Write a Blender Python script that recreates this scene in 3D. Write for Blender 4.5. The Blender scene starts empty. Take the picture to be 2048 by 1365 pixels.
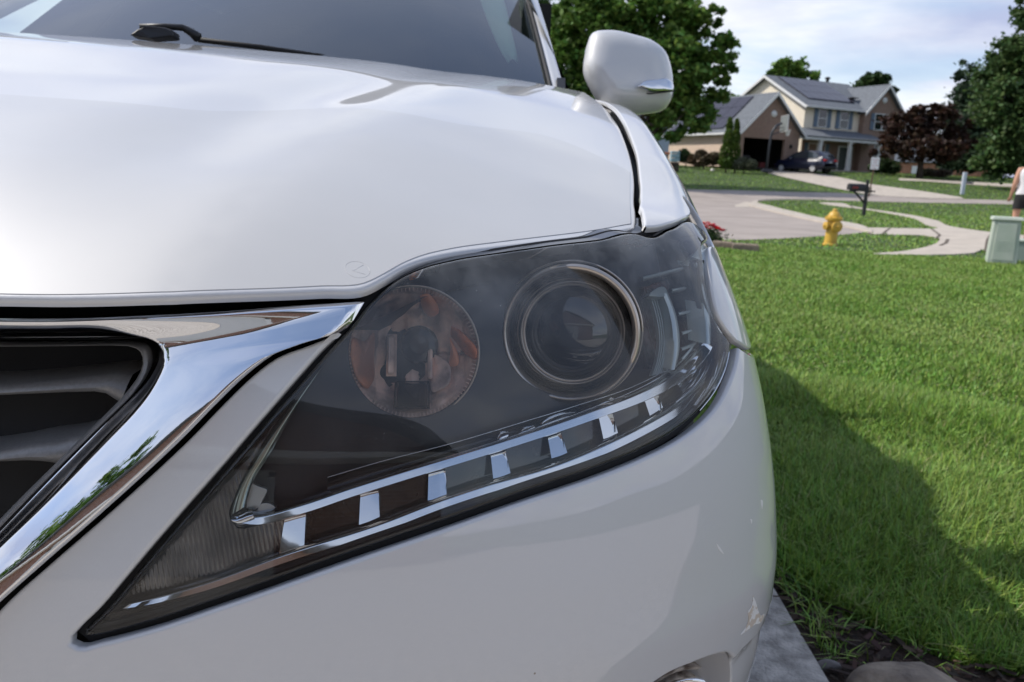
import bpy, bmesh, math, random
import numpy as np
from mathutils import Vector, Matrix, geometry
rng=np.random.default_rng(7); random.seed(7)
W,H,F=2048.,1365.,28/36*2048
CP=np.array([.685,-.5,.95]); pitch=math.radians(11.8); roll=math.radians(2.2); yaw=math.radians(.9)
fw=np.array([-math.sin(yaw)*math.cos(pitch),math.cos(yaw)*math.cos(pitch),-math.sin(pitch)])
r0=np.array([math.cos(yaw),math.sin(yaw),0]); u0=np.cross(r0,fw)
rt=r0*math.cos(roll)+u0*math.sin(roll); up=-r0*math.sin(roll)+u0*math.cos(roll)
def ray(px,py):
    return fw+rt*((px-W/2)/F)+up*(-(py-H/2)/F)
def proj(P):
    d=np.asarray(P,float)-CP; z=d@fw
    return np.stack([W/2+F*(d@rt)/z, H/2-F*(d@up)/z],-1)
def G(px,py,z=0):
    d=ray(px,py); t=(z-CP[2])/d[2]; return CP+d*t
def smooth_tab(xs,ys,step,sig):
    t=np.arange(xs[0],xs[-1]+1e-9,step); y=np.interp(t,xs,ys)
    k=int(4*sig/step); g=np.exp(-.5*(np.arange(-k,k+1)*step/sig)**2); g/=g.sum()
    # linear extrapolation padding
    a=y[0]+(y[1]-y[0])*np.arange(-k,0); b=y[-1]+(y[-1]-y[-2])*np.arange(1,k+1)
    return t,np.convolve(np.concatenate([a,y,b]),g,'valid')
PX=np.array([0,.3,.5,.65,.75,.83,.885,.925,.947,.957,.962,.965,.965]); PY=np.array([0,.008,.03,.07,.115,.167,.212,.262,.322,.40,.6,1.0,4.3])
_s=np.concatenate([[0],np.cumsum(np.hypot(np.diff(PX),np.diff(PY)))])
US,_px=smooth_tab(_s,PX,.004,.028); _,_py=smooth_tab(_s,PY,.004,.028)
_px=_px-_px[0]; _py=_py-_py[0]
_tx=np.gradient(_px,US); _ty=np.gradient(_py,US); _l=np.hypot(_tx,_ty); _tx/=_l; _ty/=_l
SV=[.30,.40,.46,.56,.63,.68,.73,.78,.825,.87,.91,.94,.97,1.0,1.05,1.12]
SI=[.01,-.018,-.026,-.028,-.019,-.009,.004,.021,.042,.066,.094,.119,.149,.179,.229,.299]
SZ=[.30,.40,.46,.56,.63,.68,.73,.78,.825,.87,.902,.910,.914,.918,.926,.94]
VS,_si=smooth_tab(SV,SI,.002,.012); _,_sz=smooth_tab(SV,SZ,.002,.012)
def sstep(x,a,b):
    t=np.clip((x-a)/(b-a),0,1); return t*t*(3-2*t)
def S(u,v,off=0.):
    u=np.asarray(u,float); v=np.asarray(v,float); sg=np.sign(u)+(u==0); a=np.abs(u)
    x=np.interp(a,US,_px); y=np.interp(a,US,_py); tx=np.interp(a,US,_tx); ty=np.interp(a,US,_ty)
    i=np.interp(v,VS,_si)+off; z=np.interp(v,VS,_sz)
    X=x-ty*i; Y=y+tx*i
    z=z+(.145*sstep(Y,.15,1.35)+.022*sstep(Y,.32,.6)+.03*sstep(Y,.42,.95))*sstep(v,.6,.93)
    return np.stack([sg*X,Y,z],-1)
def nrm(f,u,v,off=0.,h=2e-3):
    a=f(u+h,v,off)-f(u-h,v,off); b=f(u,v+h,off)-f(u,v-h,off)
    n=np.cross(a,b); return n/np.maximum(np.linalg.norm(n,axis=-1,keepdims=True),1e-12)
CYx=[0.0,.05,.1,.15,.2,.35,.5,.8,1.1,1.35,1.7]; CYz=[.822,.862,.898,.927,.950,1.001,1.040,1.104,1.15,1.185,1.22]
CT,CZ=smooth_tab(CYx,CYz,.004,.03)
def s_xy(x,y):
    u,v=y+.6,.95
    for k in range(60):
        r=S(u,v)[:2]-np.array([x,y]); h=1e-4
        J=np.stack([(S(u+h,v)[:2]-S(u-h,v)[:2])/(2*h),(S(u,v+h)[:2]-S(u,v-h)[:2])/(2*h)],-1)
        s=np.linalg.solve(J,-r); s=s*min(1,.03/(np.abs(s).max()+1e-12)); u+=s[0]; v+=s[1]
    return float(u),float(v)
def softp(x,w): return np.where(x/w>30,x,w*np.log1p(np.exp(np.clip(x/w,-40,40))))
def Hd(x,y,off=0.):
    x=np.asarray(x,float); y=np.asarray(y,float)+0*x
    a=np.abs(x); xr=.42+.155*y; w=.008+.035*np.clip(y,0,1.2)
    t=softp(a-xr,w)
    d=.012*np.minimum(a/xr,1)**2+(.215*t-.02*t*t)*(1-.3*sstep(y,.3,1.1))
    d=d+.013*np.exp(-((a-xr+.10)/.085)**2)*sstep(y,.02,.4)*(1-.6*sstep(y,.5,1.))
    d=d+.22*softp(a-.80,.012)+.040*(x-.55)*sstep(y,.05,.9)
    return np.stack([x,y,np.interp(y,CT,CZ)-d-off],-1)
def pix2s(f,px,py,off=0.,ur=(-.2,1.35),vr=(.36,1.04),st=.01):
    key=(f.__name__,round(off,4),ur,vr)
    if key not in _G:
        U,V=np.meshgrid(np.arange(ur[0],ur[1],st),np.arange(vr[0],vr[1],st)); P=f(U,V,off)
        N=nrm(f,U,V,off); ok=((CP-P)*N).sum(-1)>0.0
        q=proj(P); _G[key]=(U[ok],V[ok],q[ok])
    U,V,q=_G[key]; i=np.argmin((q[:,0]-px)**2+(q[:,1]-py)**2); u,v=U[i],V[i]; T=np.array([px,py]); h=1e-4
    best=(1e9,u,v)
    for k in range(12):
        r=proj(f(u,v,off))-T; e=np.hypot(*r)
        if e<best[0]: best=(e,u,v)
        if e<.01: break
        J=np.stack([(proj(f(u+h,v,off))-proj(f(u-h,v,off)))/(2*h),(proj(f(u,v+h,off))-proj(f(u,v-h,off)))/(2*h)],-1)
        try: s=np.linalg.solve(J,-r)
        except Exception: break
        m=np.abs(s).max(); s=s*min(1,.015/m) if m>0 else s
        u,v=u+s[0],v+s[1]
    return best
_G={}

# ---------------------------------------------------------------- camera, sky, sun, exposure
sc=bpy.context.scene
cam=bpy.data.cameras.new('camera'); co=bpy.data.objects.new('camera',cam); sc.collection.objects.link(co); sc.camera=co
cam.sensor_width=36; cam.lens=28; cam.clip_start=.02; cam.clip_end=2000
co.matrix_world=Matrix(((rt[0],up[0],-fw[0],CP[0]),(rt[1],up[1],-fw[1],CP[1]),(rt[2],up[2],-fw[2],CP[2]),(0,0,0,1)))
cam.dof.use_dof=True; cam.dof.focus_distance=.66; cam.dof.aperture_fstop=13
SUN=np.array([-.90,.17,1.0]); SUN/=np.linalg.norm(SUN)
wd=bpy.data.worlds.new('World'); sc.world=wd; wd.use_nodes=True; nt=wd.node_tree; nt.nodes.clear(); NN=nt.nodes; LL=nt.links
sky=NN.new('ShaderNodeTexSky'); sky.sky_type='NISHITA'; sky.sun_disc=False
sky.sun_elevation=math.asin(SUN[2]); sky.sun_rotation=math.atan2(SUN[0],SUN[1])
sky.air_density=1.0; sky.ozone_density=2.5; sky.dust_density=1.0
bg=NN.new('ShaderNodeBackground'); bg.inputs['Strength'].default_value=.135; wo=NN.new('ShaderNodeOutputWorld')
tc=NN.new('ShaderNodeTexCoord')
sx=NN.new('ShaderNodeSeparateXYZ'); LL.new(tc.outputs['Generated'],sx.inputs[0])
zz=NN.new('ShaderNodeMath'); zz.operation='MAXIMUM'; LL.new(sx.outputs[2],zz.inputs[0]); zz.inputs[1].default_value=0
za=NN.new('ShaderNodeMath'); za.operation='ADD'; LL.new(zz.outputs[0],za.inputs[0]); za.inputs[1].default_value=.22
dv=NN.new('ShaderNodeVectorMath'); dv.operation='DIVIDE'; cx=NN.new('ShaderNodeCombineXYZ')
for i in range(3): LL.new(za.outputs[0],cx.inputs[i])
LL.new(tc.outputs['Generated'],dv.inputs[0]); LL.new(cx.outputs[0],dv.inputs[1])
mp=NN.new('ShaderNodeMapping'); LL.new(dv.outputs[0],mp.inputs[0]); mp.inputs['Scale'].default_value=(.8,.95,.8); mp.inputs['Location'].default_value=(3.1,1.7,.4)
n1=NN.new('ShaderNodeTexNoise'); n1.inputs['Scale'].default_value=1.3; n1.inputs['Detail'].default_value=9; n1.inputs['Roughness'].default_value=.55; n1.inputs['Distortion'].default_value=.5; LL.new(mp.outputs[0],n1.inputs['Vector'])
cr=NN.new('ShaderNodeMapRange'); cr.interpolation_type='SMOOTHSTEP'; cr.inputs[1].default_value=.36; cr.inputs[2].default_value=.56; LL.new(n1.outputs['Fac'],cr.inputs[0])
n2=NN.new('ShaderNodeTexNoise'); n2.inputs['Scale'].default_value=2.2; n2.inputs['Detail'].default_value=7; LL.new(mp.outputs[0],n2.inputs['Vector'])
c2=NN.new('ShaderNodeMapRange'); c2.inputs[1].default_value=.35; c2.inputs[2].default_value=.68; LL.new(n2.outputs['Fac'],c2.inputs[0])
mc=NN.new('ShaderNodeMix'); mc.data_type='RGBA'; mc.inputs[6].default_value=(2.8,3.15,4.4,1); mc.inputs[7].default_value=(5.6,5.75,6.1,1); LL.new(c2.outputs[0],mc.inputs[0])
hz=NN.new('ShaderNodeMapRange'); hz.interpolation_type='SMOOTHSTEP'; hz.inputs[1].default_value=.25; hz.inputs[2].default_value=.75; hz.inputs[3].default_value=1; hz.inputs[4].default_value=.3; LL.new(sx.outputs[2],hz.inputs[0])
lo=NN.new('ShaderNodeMath'); lo.operation='MULTIPLY_ADD'; lo.inputs[1].default_value=.55; lo.inputs[2].default_value=.45; LL.new(cr.outputs[0],lo.inputs[0])
cm=NN.new('ShaderNodeMath'); cm.operation='MULTIPLY'; LL.new(lo.outputs[0],cm.inputs[0]); LL.new(hz.outputs[0],cm.inputs[1])
blu=NN.new('ShaderNodeMix'); blu.data_type='RGBA'; blu.inputs[0].default_value=.0; LL.new(sky.outputs[0],blu.inputs[6])
mx=NN.new('ShaderNodeMix'); mx.data_type='RGBA'; LL.new(cm.outputs[0],mx.inputs[0]); LL.new(sky.outputs[0],mx.inputs[6]); LL.new(mc.outputs[2],mx.inputs[7])
LL.new(mx.outputs[2],bg.inputs[0]); LL.new(bg.outputs[0],wo.inputs[0])
sl=bpy.data.lights.new('sun','SUN'); sl.energy=3.0; sl.angle=math.radians(.53); sl.color=(1,.945,.865); so=bpy.data.objects.new('sun',sl); sc.collection.objects.link(so)
so.rotation_euler=Vector(SUN).to_track_quat('Z','Y').to_euler()
sc.view_settings.view_transform='Standard'; sc.view_settings.look='None'; sc.view_settings.gamma=1; sc.view_settings.exposure=.45; sc.view_settings.use_curve_mapping=False

# ---------------------------------------------------------------- helpers
C=bpy.context.scene.collection
def mk(name,V,Fc,mat,parent=None,N=None,smooth=True):
    me=bpy.data.meshes.new(name); me.from_pydata([tuple(map(float,v)) for v in V],[],[tuple(map(int,f)) for f in Fc])
    me.update()
    if mat is not None: me.materials.append(mat)
    if smooth: me.polygons.foreach_set('use_smooth',[True]*len(me.polygons))
    if N is not None: me.normals_split_custom_set_from_vertices([tuple(map(float,n)) for n in N])
    o=bpy.data.objects.new(name,me); C.objects.link(o)
    if parent is not None: o.parent=parent
    return o
def mkbig(name,V,Fq,mat,parent=None,smooth=False):
    """V (n,3) float, Fq (m,k) int, all faces of k corners"""
    me=bpy.data.meshes.new(name); n=len(V); m,k=Fq.shape
    me.vertices.add(n); me.vertices.foreach_set('co',np.asarray(V,np.float32).ravel())
    me.loops.add(m*k); me.loops.foreach_set('vertex_index',Fq.astype(np.int32).ravel())
    me.polygons.add(m); me.polygons.foreach_set('loop_start',np.arange(0,m*k,k,dtype=np.int32))
    if smooth: me.polygons.foreach_set('use_smooth',np.ones(m,bool))
    me.update(calc_edges=True); me.materials.append(mat)
    o=bpy.data.objects.new(name,me); C.objects.link(o)
    if parent is not None: o.parent=parent
    return o
def tag(o,label=None,cat=None,group=None,kind=None):
    if label: o['label']=label
    if cat: o['category']=cat
    if group: o['group']=group
    if kind: o['kind']=kind
    return o
def thing(name,label,cat,loc=(0,0,0),rz=0.,group=None):
    o=bpy.data.objects.new(name,None); C.objects.link(o); o.location=loc; o.rotation_euler=(0,0,rz); o.empty_display_size=.1
    return tag(o,label,cat,group)
def copy_tree(o,parent=None):
    c=o.copy(); C.objects.link(c); c.parent=parent
    for ch in [x for x in C.objects if x.parent==o]: copy_tree(ch,c)
    return c
class MB:
    def __init__(s): s.V=[]; s.F=[]
    def add(s,V,Fc):
        b=len(s.V); s.V+= [tuple(v) for v in V]; s.F+=[tuple(b+i for i in f) for f in Fc]; return s
    def box(s,x0,x1,y0,y1,z0,z1):
        return s.add([(x0,y0,z0),(x1,y0,z0),(x1,y1,z0),(x0,y1,z0),(x0,y0,z1),(x1,y0,z1),(x1,y1,z1),(x0,y1,z1)],
          [(0,3,2,1),(4,5,6,7),(0,1,5,4),(1,2,6,5),(2,3,7,6),(3,0,4,7)])
    def prism(s,poly,axis,a,b):
        """poly 2D outline extruded along axis ('x','y','z') from a to b"""
        n=len(poly)
        def P(q,t): return {'x':(t,q[0],q[1]),'y':(q[0],t,q[1]),'z':(q[0],q[1],t)}[axis]
        V=[P(q,a) for q in poly]+[P(q,b) for q in poly]
        return s.add(V,[tuple(range(n)),tuple(range(2*n-1,n-1,-1))]+[(i,n+i,n+(i+1)%n,(i+1)%n) for i in range(n)])
    def tube(s,path,r,seg=8,cap=True):
        path=[np.array(p,float) for p in path]; n=len(path); V=[]; rs=r if hasattr(r,'__len__') else [r]*n
        pu=None
        for i,p in enumerate(path):
            t=path[min(i+1,n-1)]-path[max(i-1,0)]; t/=np.linalg.norm(t)+1e-12
            if pu is None: a=np.array([0,0,1.]) if abs(t[2])<.9 else np.array([1.,0,0]); pu=np.cross(t,a)
            pu=pu-t*(pu@t); pu/=np.linalg.norm(pu)+1e-12; w=np.cross(t,pu)
            for k in range(seg):
                q=2*math.pi*k/seg; V.append(p+(pu*math.cos(q)+w*math.sin(q))*rs[i])
        Fc=[(i*seg+k,i*seg+(k+1)%seg,(i+1)*seg+(k+1)%seg,(i+1)*seg+k) for i in range(n-1) for k in range(seg)]
        if cap: Fc+=[tuple(range(seg-1,-1,-1)),tuple((n-1)*seg+k for k in range(seg))]
        return s.add(V,Fc)
    def rev(s,prof,c=(0,0,0),ax=(0,0,1),seg=24,cap=False):
        """prof [(r,h)] turned about ax through c"""
        ax=np.array(ax,float); ax/=np.linalg.norm(ax); a=np.array([0,0,1.]) if abs(ax[2])<.9 else np.array([1.,0,0])
        e=np.cross(ax,a); e/=np.linalg.norm(e); g=np.cross(ax,e); c=np.array(c,float); V=[]
        for r,h in prof:
            for k in range(seg):
                q=2*math.pi*k/seg; V.append(c+ax*h+(e*math.cos(q)+g*math.sin(q))*r)
        n=len(prof); Fc=[(i*seg+k,i*seg+(k+1)%seg,(i+1)*seg+(k+1)%seg,(i+1)*seg+k) for i in range(n-1) for k in range(seg)]
        if cap: Fc+=[tuple(range(seg-1,-1,-1)),tuple((n-1)*seg+k for k in range(seg))]
        return s.add(V,Fc)
    def build(s,name,mat,parent=None,smooth=False,bevel=0,seg=2,auto=None):
        o=mk(name,s.V,s.F,mat,parent,None,smooth)
        if bevel:
            m=o.modifiers.new('b','BEVEL'); m.width=bevel; m.segments=seg; m.limit_method='ANGLE'; m.angle_limit=.6; m.harden_normals=False
        if auto is not None and smooth:
            me=o.data; me.update()
            bm=bmesh.new(); bm.from_mesh(me)
            for e in bm.edges:
                if len(e.link_faces)==2 and e.calc_face_angle(0)>auto: e.smooth=False
            bm.to_mesh(me); bm.free()
        return o
# curves ------------------------------------------------------------
def herm(P,step):
    P=np.asarray(P,float); n=len(P)
    if n==2:
        k=max(2,int(np.linalg.norm(P[1]-P[0])/step)+1); t=np.linspace(0,1,k)[:,None]; return P[0]*(1-t)+P[1]*t
    d=np.linalg.norm(np.diff(P,axis=0),axis=1); T=np.zeros_like(P)
    for i in range(n):
        if i==0: T[i]=(P[1]-P[0])/d[0]
        elif i==n-1: T[i]=(P[-1]-P[-2])/d[-1]
        else: T[i]=((P[i+1]-P[i])/d[i]*d[i-1]+(P[i]-P[i-1])/d[i-1]*d[i])/(d[i]+d[i-1])
    out=[]
    for i in range(n-1):
        k=max(1,int(round(d[i]/step))); t=(np.arange(k)/k)[:,None]
        out.append((2*t**3-3*t**2+1)*P[i]+(t**3-2*t**2+t)*T[i]*d[i]+(-2*t**3+3*t**2)*P[i+1]+(t**3-t**2)*T[i+1]*d[i])
    out.append(P[-1:]); return np.concatenate(out)
def spl(pts,step):
    """pts with optional third item 1 = corner"""
    segs=[]; cur=[pts[0][:2]]
    for p in pts[1:]:
        cur.append(p[:2])
        if len(p)>2: segs.append(cur); cur=[p[:2]]
    if len(cur)>1: segs.append(cur)
    out=[herm(s,step) for s in segs]
    return np.concatenate([o[:-1] for o in out[:-1]]+[out[-1]]) if len(out)>1 else out[0]
def touv(pts,surf,off=0.,**k):
    r=[]
    for p in pts:
        if abs(p[1])<=5: r.append(tuple(p))
        else:
            e,u,v=pix2s(surf,p[0],p[1],off,**k); r.append((u,v)+tuple(p[2:]))
    return r
HK=dict(ur=(-.9,.9),vr=(-.0,1.5))
def dens(poly):  # close ring: drop last if equals first
    return poly[:-1] if np.linalg.norm(poly[0]-poly[-1])<1e-6 else poly
def ring(pts,surf=None,off=0.,step=.006,**k):
    uv=touv(pts,surf,off,**k) if surf else list(pts)
    if len(uv[0])<3: uv[0]=tuple(uv[0][:2])+(1,)
    return dens(spl(uv+[uv[0][:2]],step))
def inpoly(P,poly):
    x,y=P[:,0],P[:,1]; r=np.zeros(len(P),bool); n=len(poly); j=n-1
    for i in range(n):
        xi,yi=poly[i]; xj,yj=poly[j]
        if yi!=yj:
            c=((yi>y)!=(yj>y))&(x<(xj-xi)*(y-yi)/(yj-yi)+xi); r^=c
        j=i
    return r
def area(p): x,y=p[:,0],p[:,1]; return .5*np.sum(x*np.roll(y,-1)-y*np.roll(x,-1))
def inset(p,d):
    """p CCW ring moved inwards by d"""
    a=np.roll(p,1,0); b=np.roll(p,-1,0); t=b-a; t/=np.linalg.norm(t,axis=1,keepdims=True)+1e-12
    return p+np.stack([-t[:,1],t[:,0]],1)*d
def tri2d(outer,holes,h):
    rings=[outer]+holes; allp=np.concatenate(rings)
    lo,hi=outer.min(0),outer.max(0); X,Y=np.meshgrid(np.arange(lo[0],hi[0],h),np.arange(lo[1],hi[1],h*.866))
    X=X+(np.arange(X.shape[0])%2)[:,None]*h/2; Q=np.stack([X.ravel(),Y.ravel()],1)
    ok=inpoly(Q,outer)
    for hl in holes: ok&=~inpoly(Q,hl)
    Q=Q[ok]
    if len(Q):
        dm=np.full(len(Q),1e9)
        for i in range(0,len(allp),400):
            dm=np.minimum(dm,np.min(np.linalg.norm(Q[:,None]-allp[None,i:i+400],axis=2),axis=1))
        Q=Q[dm>.45*h]
    pts=np.concatenate([allp,Q]); E=[]; b=0
    for r in rings:
        E+=[(b+i,b+(i+1)%len(r)) for i in range(len(r))]; b+=len(r)
    res=geometry.delaunay_2d_cdt([Vector(p) for p in pts],E,[],0,1e-9)
    V=np.array([tuple(v) for v in res[0]]); T=np.array([f for f in res[2] if len(f)==3])
    c=V[T].mean(1); ok=inpoly(c,outer)
    for hl in holes: ok&=~inpoly(c,hl)
    return V,T[ok]
def surf_panel(name,surf,outer,mat,parent=None,holes=(),h=.012,r=.003,depth=.012,off=0.,ins=True,disp=None):
    """a sheet cut out of a surface with a rolled edge"""
    outer=np.asarray(outer); outer=outer if area(outer)>0 else outer[::-1]
    holes=[q if area(q)>0 else q[::-1] for q in holes]
    if ins: outer=inset(outer,r); holes=[inset(q,-r) for q in holes]
    V2,T=tri2d(outer,holes,h)
    oo=(lambda u,v: off) if disp is None else (lambda u,v: off+disp(u,v))
    f3=lambda a: surf(a[:,0],a[:,1],oo(a[:,0],a[:,1]))
    def nn(a):
        e=1.5e-3; A=f3(a+[e,0])-f3(a-[e,0]); B=f3(a+[0,e])-f3(a-[0,e]); n=np.cross(A,B); return n/np.linalg.norm(n,axis=1,keepdims=True)
    P=f3(V2); N=nn(V2)
    a,b,c=V2[T[:,0]],V2[T[:,1]],V2[T[:,2]]; s=(b-a)[:,0]*(c-a)[:,1]-(b-a)[:,1]*(c-a)[:,0]
    T=np.where((s<0)[:,None],T[:,::-1],T)
    Vs=[P]; Ns=[N]; Fc=[tuple(t) for t in T]; base=len(P)
    for ri,rg in enumerate([outer]+[q[::-1] for q in holes]):
        n=len(rg); B=f3(rg); NN=nn(rg); t=np.roll(B,-1,0)-np.roll(B,1,0); t/=np.linalg.norm(t,axis=1,keepdims=True)+1e-12
        O=np.cross(t,NN); O/=np.linalg.norm(O,axis=1,keepdims=True)+1e-12
        rows=[(0.,0)]+[(math.radians(q),0) for q in (22,45,68,90)]+[(math.pi/2,depth)]
        for th,dp in rows:
            Vs.append(B+O*r*math.sin(th)-NN*(r*(1-math.cos(th))+dp)); Ns.append(NN*math.cos(th)+O*math.sin(th))
        for k in range(len(rows)-1):
            for i in range(n):
                j=(i+1)%n; Fc.append((base+k*n+i,base+(k+1)*n+i,base+(k+1)*n+j,base+k*n+j))
        base+=n*len(rows)
    return mk(name,np.concatenate(Vs),Fc,mat,parent,np.concatenate(Ns))
def grid_faces(a,b,wrap=False):
    return [(i*b+j,i*b+(j+1)%b,(i+1)*b+(j+1)%b,(i+1)*b+j) for i in range(a-1) for j in range(b if wrap else b-1)]
def band(name,A,B,off,bulge,mat,parent=None,surf=None,across=10,step=.006,skirt=.01,uvk={},mir=False,offA=None):
    """sheet lofted between two curves (equal numbers of control points) on a body surface; bulge(t) lifts it"""
    surf=surf or S
    a=touv(A,surf,off,**uvk); b=touv(B,surf,off,**uvk)
    W4=[tuple(p[:2])+tuple(q[:2]) for p,q in zip(a,b)]
    cor=[i for i,p in enumerate(A) if len(p)>2 and 0<i<len(A)-1]
    cuts=[0]+cor+[len(W4)-1]; out=[]
    for i,j in zip(cuts[:-1],cuts[1:]):
        g=herm(np.array(W4[i:j+1]),step*1.4); out.append(g if j==cuts[-1] else g[:-1])
    W4=np.concatenate(out); n=len(W4)
    ts=np.linspace(0,1,across+1); rows=[(0,-skirt)]+[(t,0) for t in ts]+[(1,-skirt)]
    P=[]; wid=np.linalg.norm(surf(W4[:,0],W4[:,1],off)-surf(W4[:,2],W4[:,3],off),axis=1)
    for t,s in rows:
        uv=W4[:,:2]*(1-t)+W4[:,2:]*t; bu=bulge(t,wid) if bulge.__code__.co_argcount>1 and not bulge.__defaults__ else bulge(t)
        P.append(surf(uv[:,0],uv[:,1],off-bu+(.0 if s==0 else -s)))
    P=np.stack(P,1); m=P.shape[1]
    if mir: P=P*[-1,1,1]
    o=mk(name,P.reshape(-1,3),grid_faces(n,m),mat,parent)
    me=o.data; bm=bmesh.new(); bm.from_mesh(me)
    for e in bm.edges:
        if len(e.link_faces)==2 and e.calc_face_angle(0)>.9: e.smooth=False
    bm.to_mesh(me); bm.free()
    return o
def rail(name,path,w,hgt,off,mat,parent=None,surf=None,seg=10,step=.006,back=.004,uvk={}):
    """half round moulding following a path on a body surface"""
    surf=surf or S; uv=spl(touv(path,surf,off,**uvk),step); P=surf(uv[:,0],uv[:,1],off); N=nrm(surf,uv[:,0],uv[:,1],off)
    t=np.gradient(P,axis=0); t/=np.linalg.norm(t,axis=1,keepdims=True); s=np.cross(t,N)
    n=len(P); wv=np.interp(np.linspace(0,1,n),np.linspace(0,1,len(w)),w) if hasattr(w,'__len__') else np.full(n,w)
    R=[P+s*(wv/2)[:,None]-N*back]
    for k in range(seg+1):
        q=math.pi*k/seg; R.append(P+s*(wv/2*math.cos(q))[:,None]+N*hgt*math.sin(q))
    R.append(P-s*(wv/2)[:,None]-N*back); R=np.stack(R,1)
    return mk(name,R.reshape(-1,3),grid_faces(n,R.shape[1]),mat,parent)
def mirror(o,parent=None):
    me=o.data.copy(); co=np.empty(len(me.vertices)*3,np.float32); me.vertices.foreach_get('co',co); co=co.reshape(-1,3); co[:,0]*=-1
    me.vertices.foreach_set('co',co.ravel()); me.flip_normals(); me.update()
    c=bpy.data.objects.new(o.name,me); C.objects.link(c); c.parent=parent or o.parent
    for k in ('label','kind'):
        if k in o: c[k]=o[k]
    return c
# materials ----------------------------------------------------------
def mat(name,col,rough=.5,metal=0.,coat=0.,noise=0.,nscale=30.,bump=0.,bscale=200.,spec=.5,col2=None,coatr=.03,isl=0.,trans=0.,bdist=.002,contrast=(.35,.65)):
    m=bpy.data.materials.new(name); m.use_nodes=True; nt=m.node_tree; N=nt.nodes; L=nt.links; p=N['Principled BSDF']
    p.inputs['Base Color'].default_value=(*col,1); p.inputs['Roughness'].default_value=rough; p.inputs['Metallic'].default_value=metal
    p.inputs['Coat Weight'].default_value=coat; p.inputs['Coat Roughness'].default_value=coatr; p.inputs['Specular IOR Level'].default_value=spec
    tc=N.new('ShaderNodeTexCoord')
    last=None
    if noise or col2:
        n=N.new('ShaderNodeTexNoise'); n.inputs['Scale'].default_value=nscale; n.inputs['Detail'].default_value=6; L.new(tc.outputs['Object'],n.inputs['Vector'])
        r=N.new('ShaderNodeMapRange'); r.inputs[1].default_value=contrast[0]; r.inputs[2].default_value=contrast[1]; L.new(n.outputs['Fac'],r.inputs[0])
        mx=N.new('ShaderNodeMix'); mx.data_type='RGBA'; c2=col2 or tuple(c*(1-noise) for c in col)
        mx.inputs[6].default_value=(*col,1); mx.inputs[7].default_value=(*c2,1); L.new(r.outputs[0],mx.inputs[0]); last=mx.outputs[2]
    if isl:
        g=N.new('ShaderNodeNewGeometry'); hs=N.new('ShaderNodeHueSaturation'); 
        r=N.new('ShaderNodeMapRange'); r.inputs[3].default_value=1-isl; r.inputs[4].default_value=1+isl; L.new(g.outputs['Random Per Island'],r.inputs[0]); L.new(r.outputs[0],hs.inputs['Value'])
        r2=N.new('ShaderNodeMapRange'); r2.inputs[3].default_value=.5-.03; r2.inputs[4].default_value=.5+.03
        mm=N.new('ShaderNodeMath'); mm.operation='FRACT'; m3=N.new('ShaderNodeMath'); m3.operation='MULTIPLY'; m3.inputs[1].default_value=17.3
        L.new(g.outputs['Random Per Island'],m3.inputs[0]); L.new(m3.outputs[0],mm.inputs[0]); L.new(mm.outputs[0],r2.inputs[0]); L.new(r2.outputs[0],hs.inputs['Hue'])
        if last is None: hs.inputs['Color'].default_value=(*col,1)
        else: L.new(last,hs.inputs['Color'])
        last=hs.outputs[0]
    if last is not None: L.new(last,p.inputs['Base Color'])
    if bump:
        n=N.new('ShaderNodeTexNoise'); n.inputs['Scale'].default_value=bscale; n.inputs['Detail'].default_value=5; L.new(tc.outputs['Object'],n.inputs['Vector'])
        b=N.new('ShaderNodeBump'); b.inputs['Strength'].default_value=bump; b.inputs['Distance'].default_value=bdist; L.new(n.outputs['Fac'],b.inputs['Height']); L.new(b.outputs[0],p.inputs['Normal'])
    if trans:
        t=N.new('ShaderNodeBsdfTranslucent'); ms=N.new('ShaderNodeMixShader'); ms.inputs[0].default_value=trans
        if last is not None: L.new(last,t.inputs[0])
        else: t.inputs[0].default_value=(*col,1)
        L.new(p.outputs[0],ms.inputs[1]); L.new(t.outputs[0],ms.inputs[2]); L.new(ms.outputs[0],N['Material Output'].inputs[0])
    return m

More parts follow.
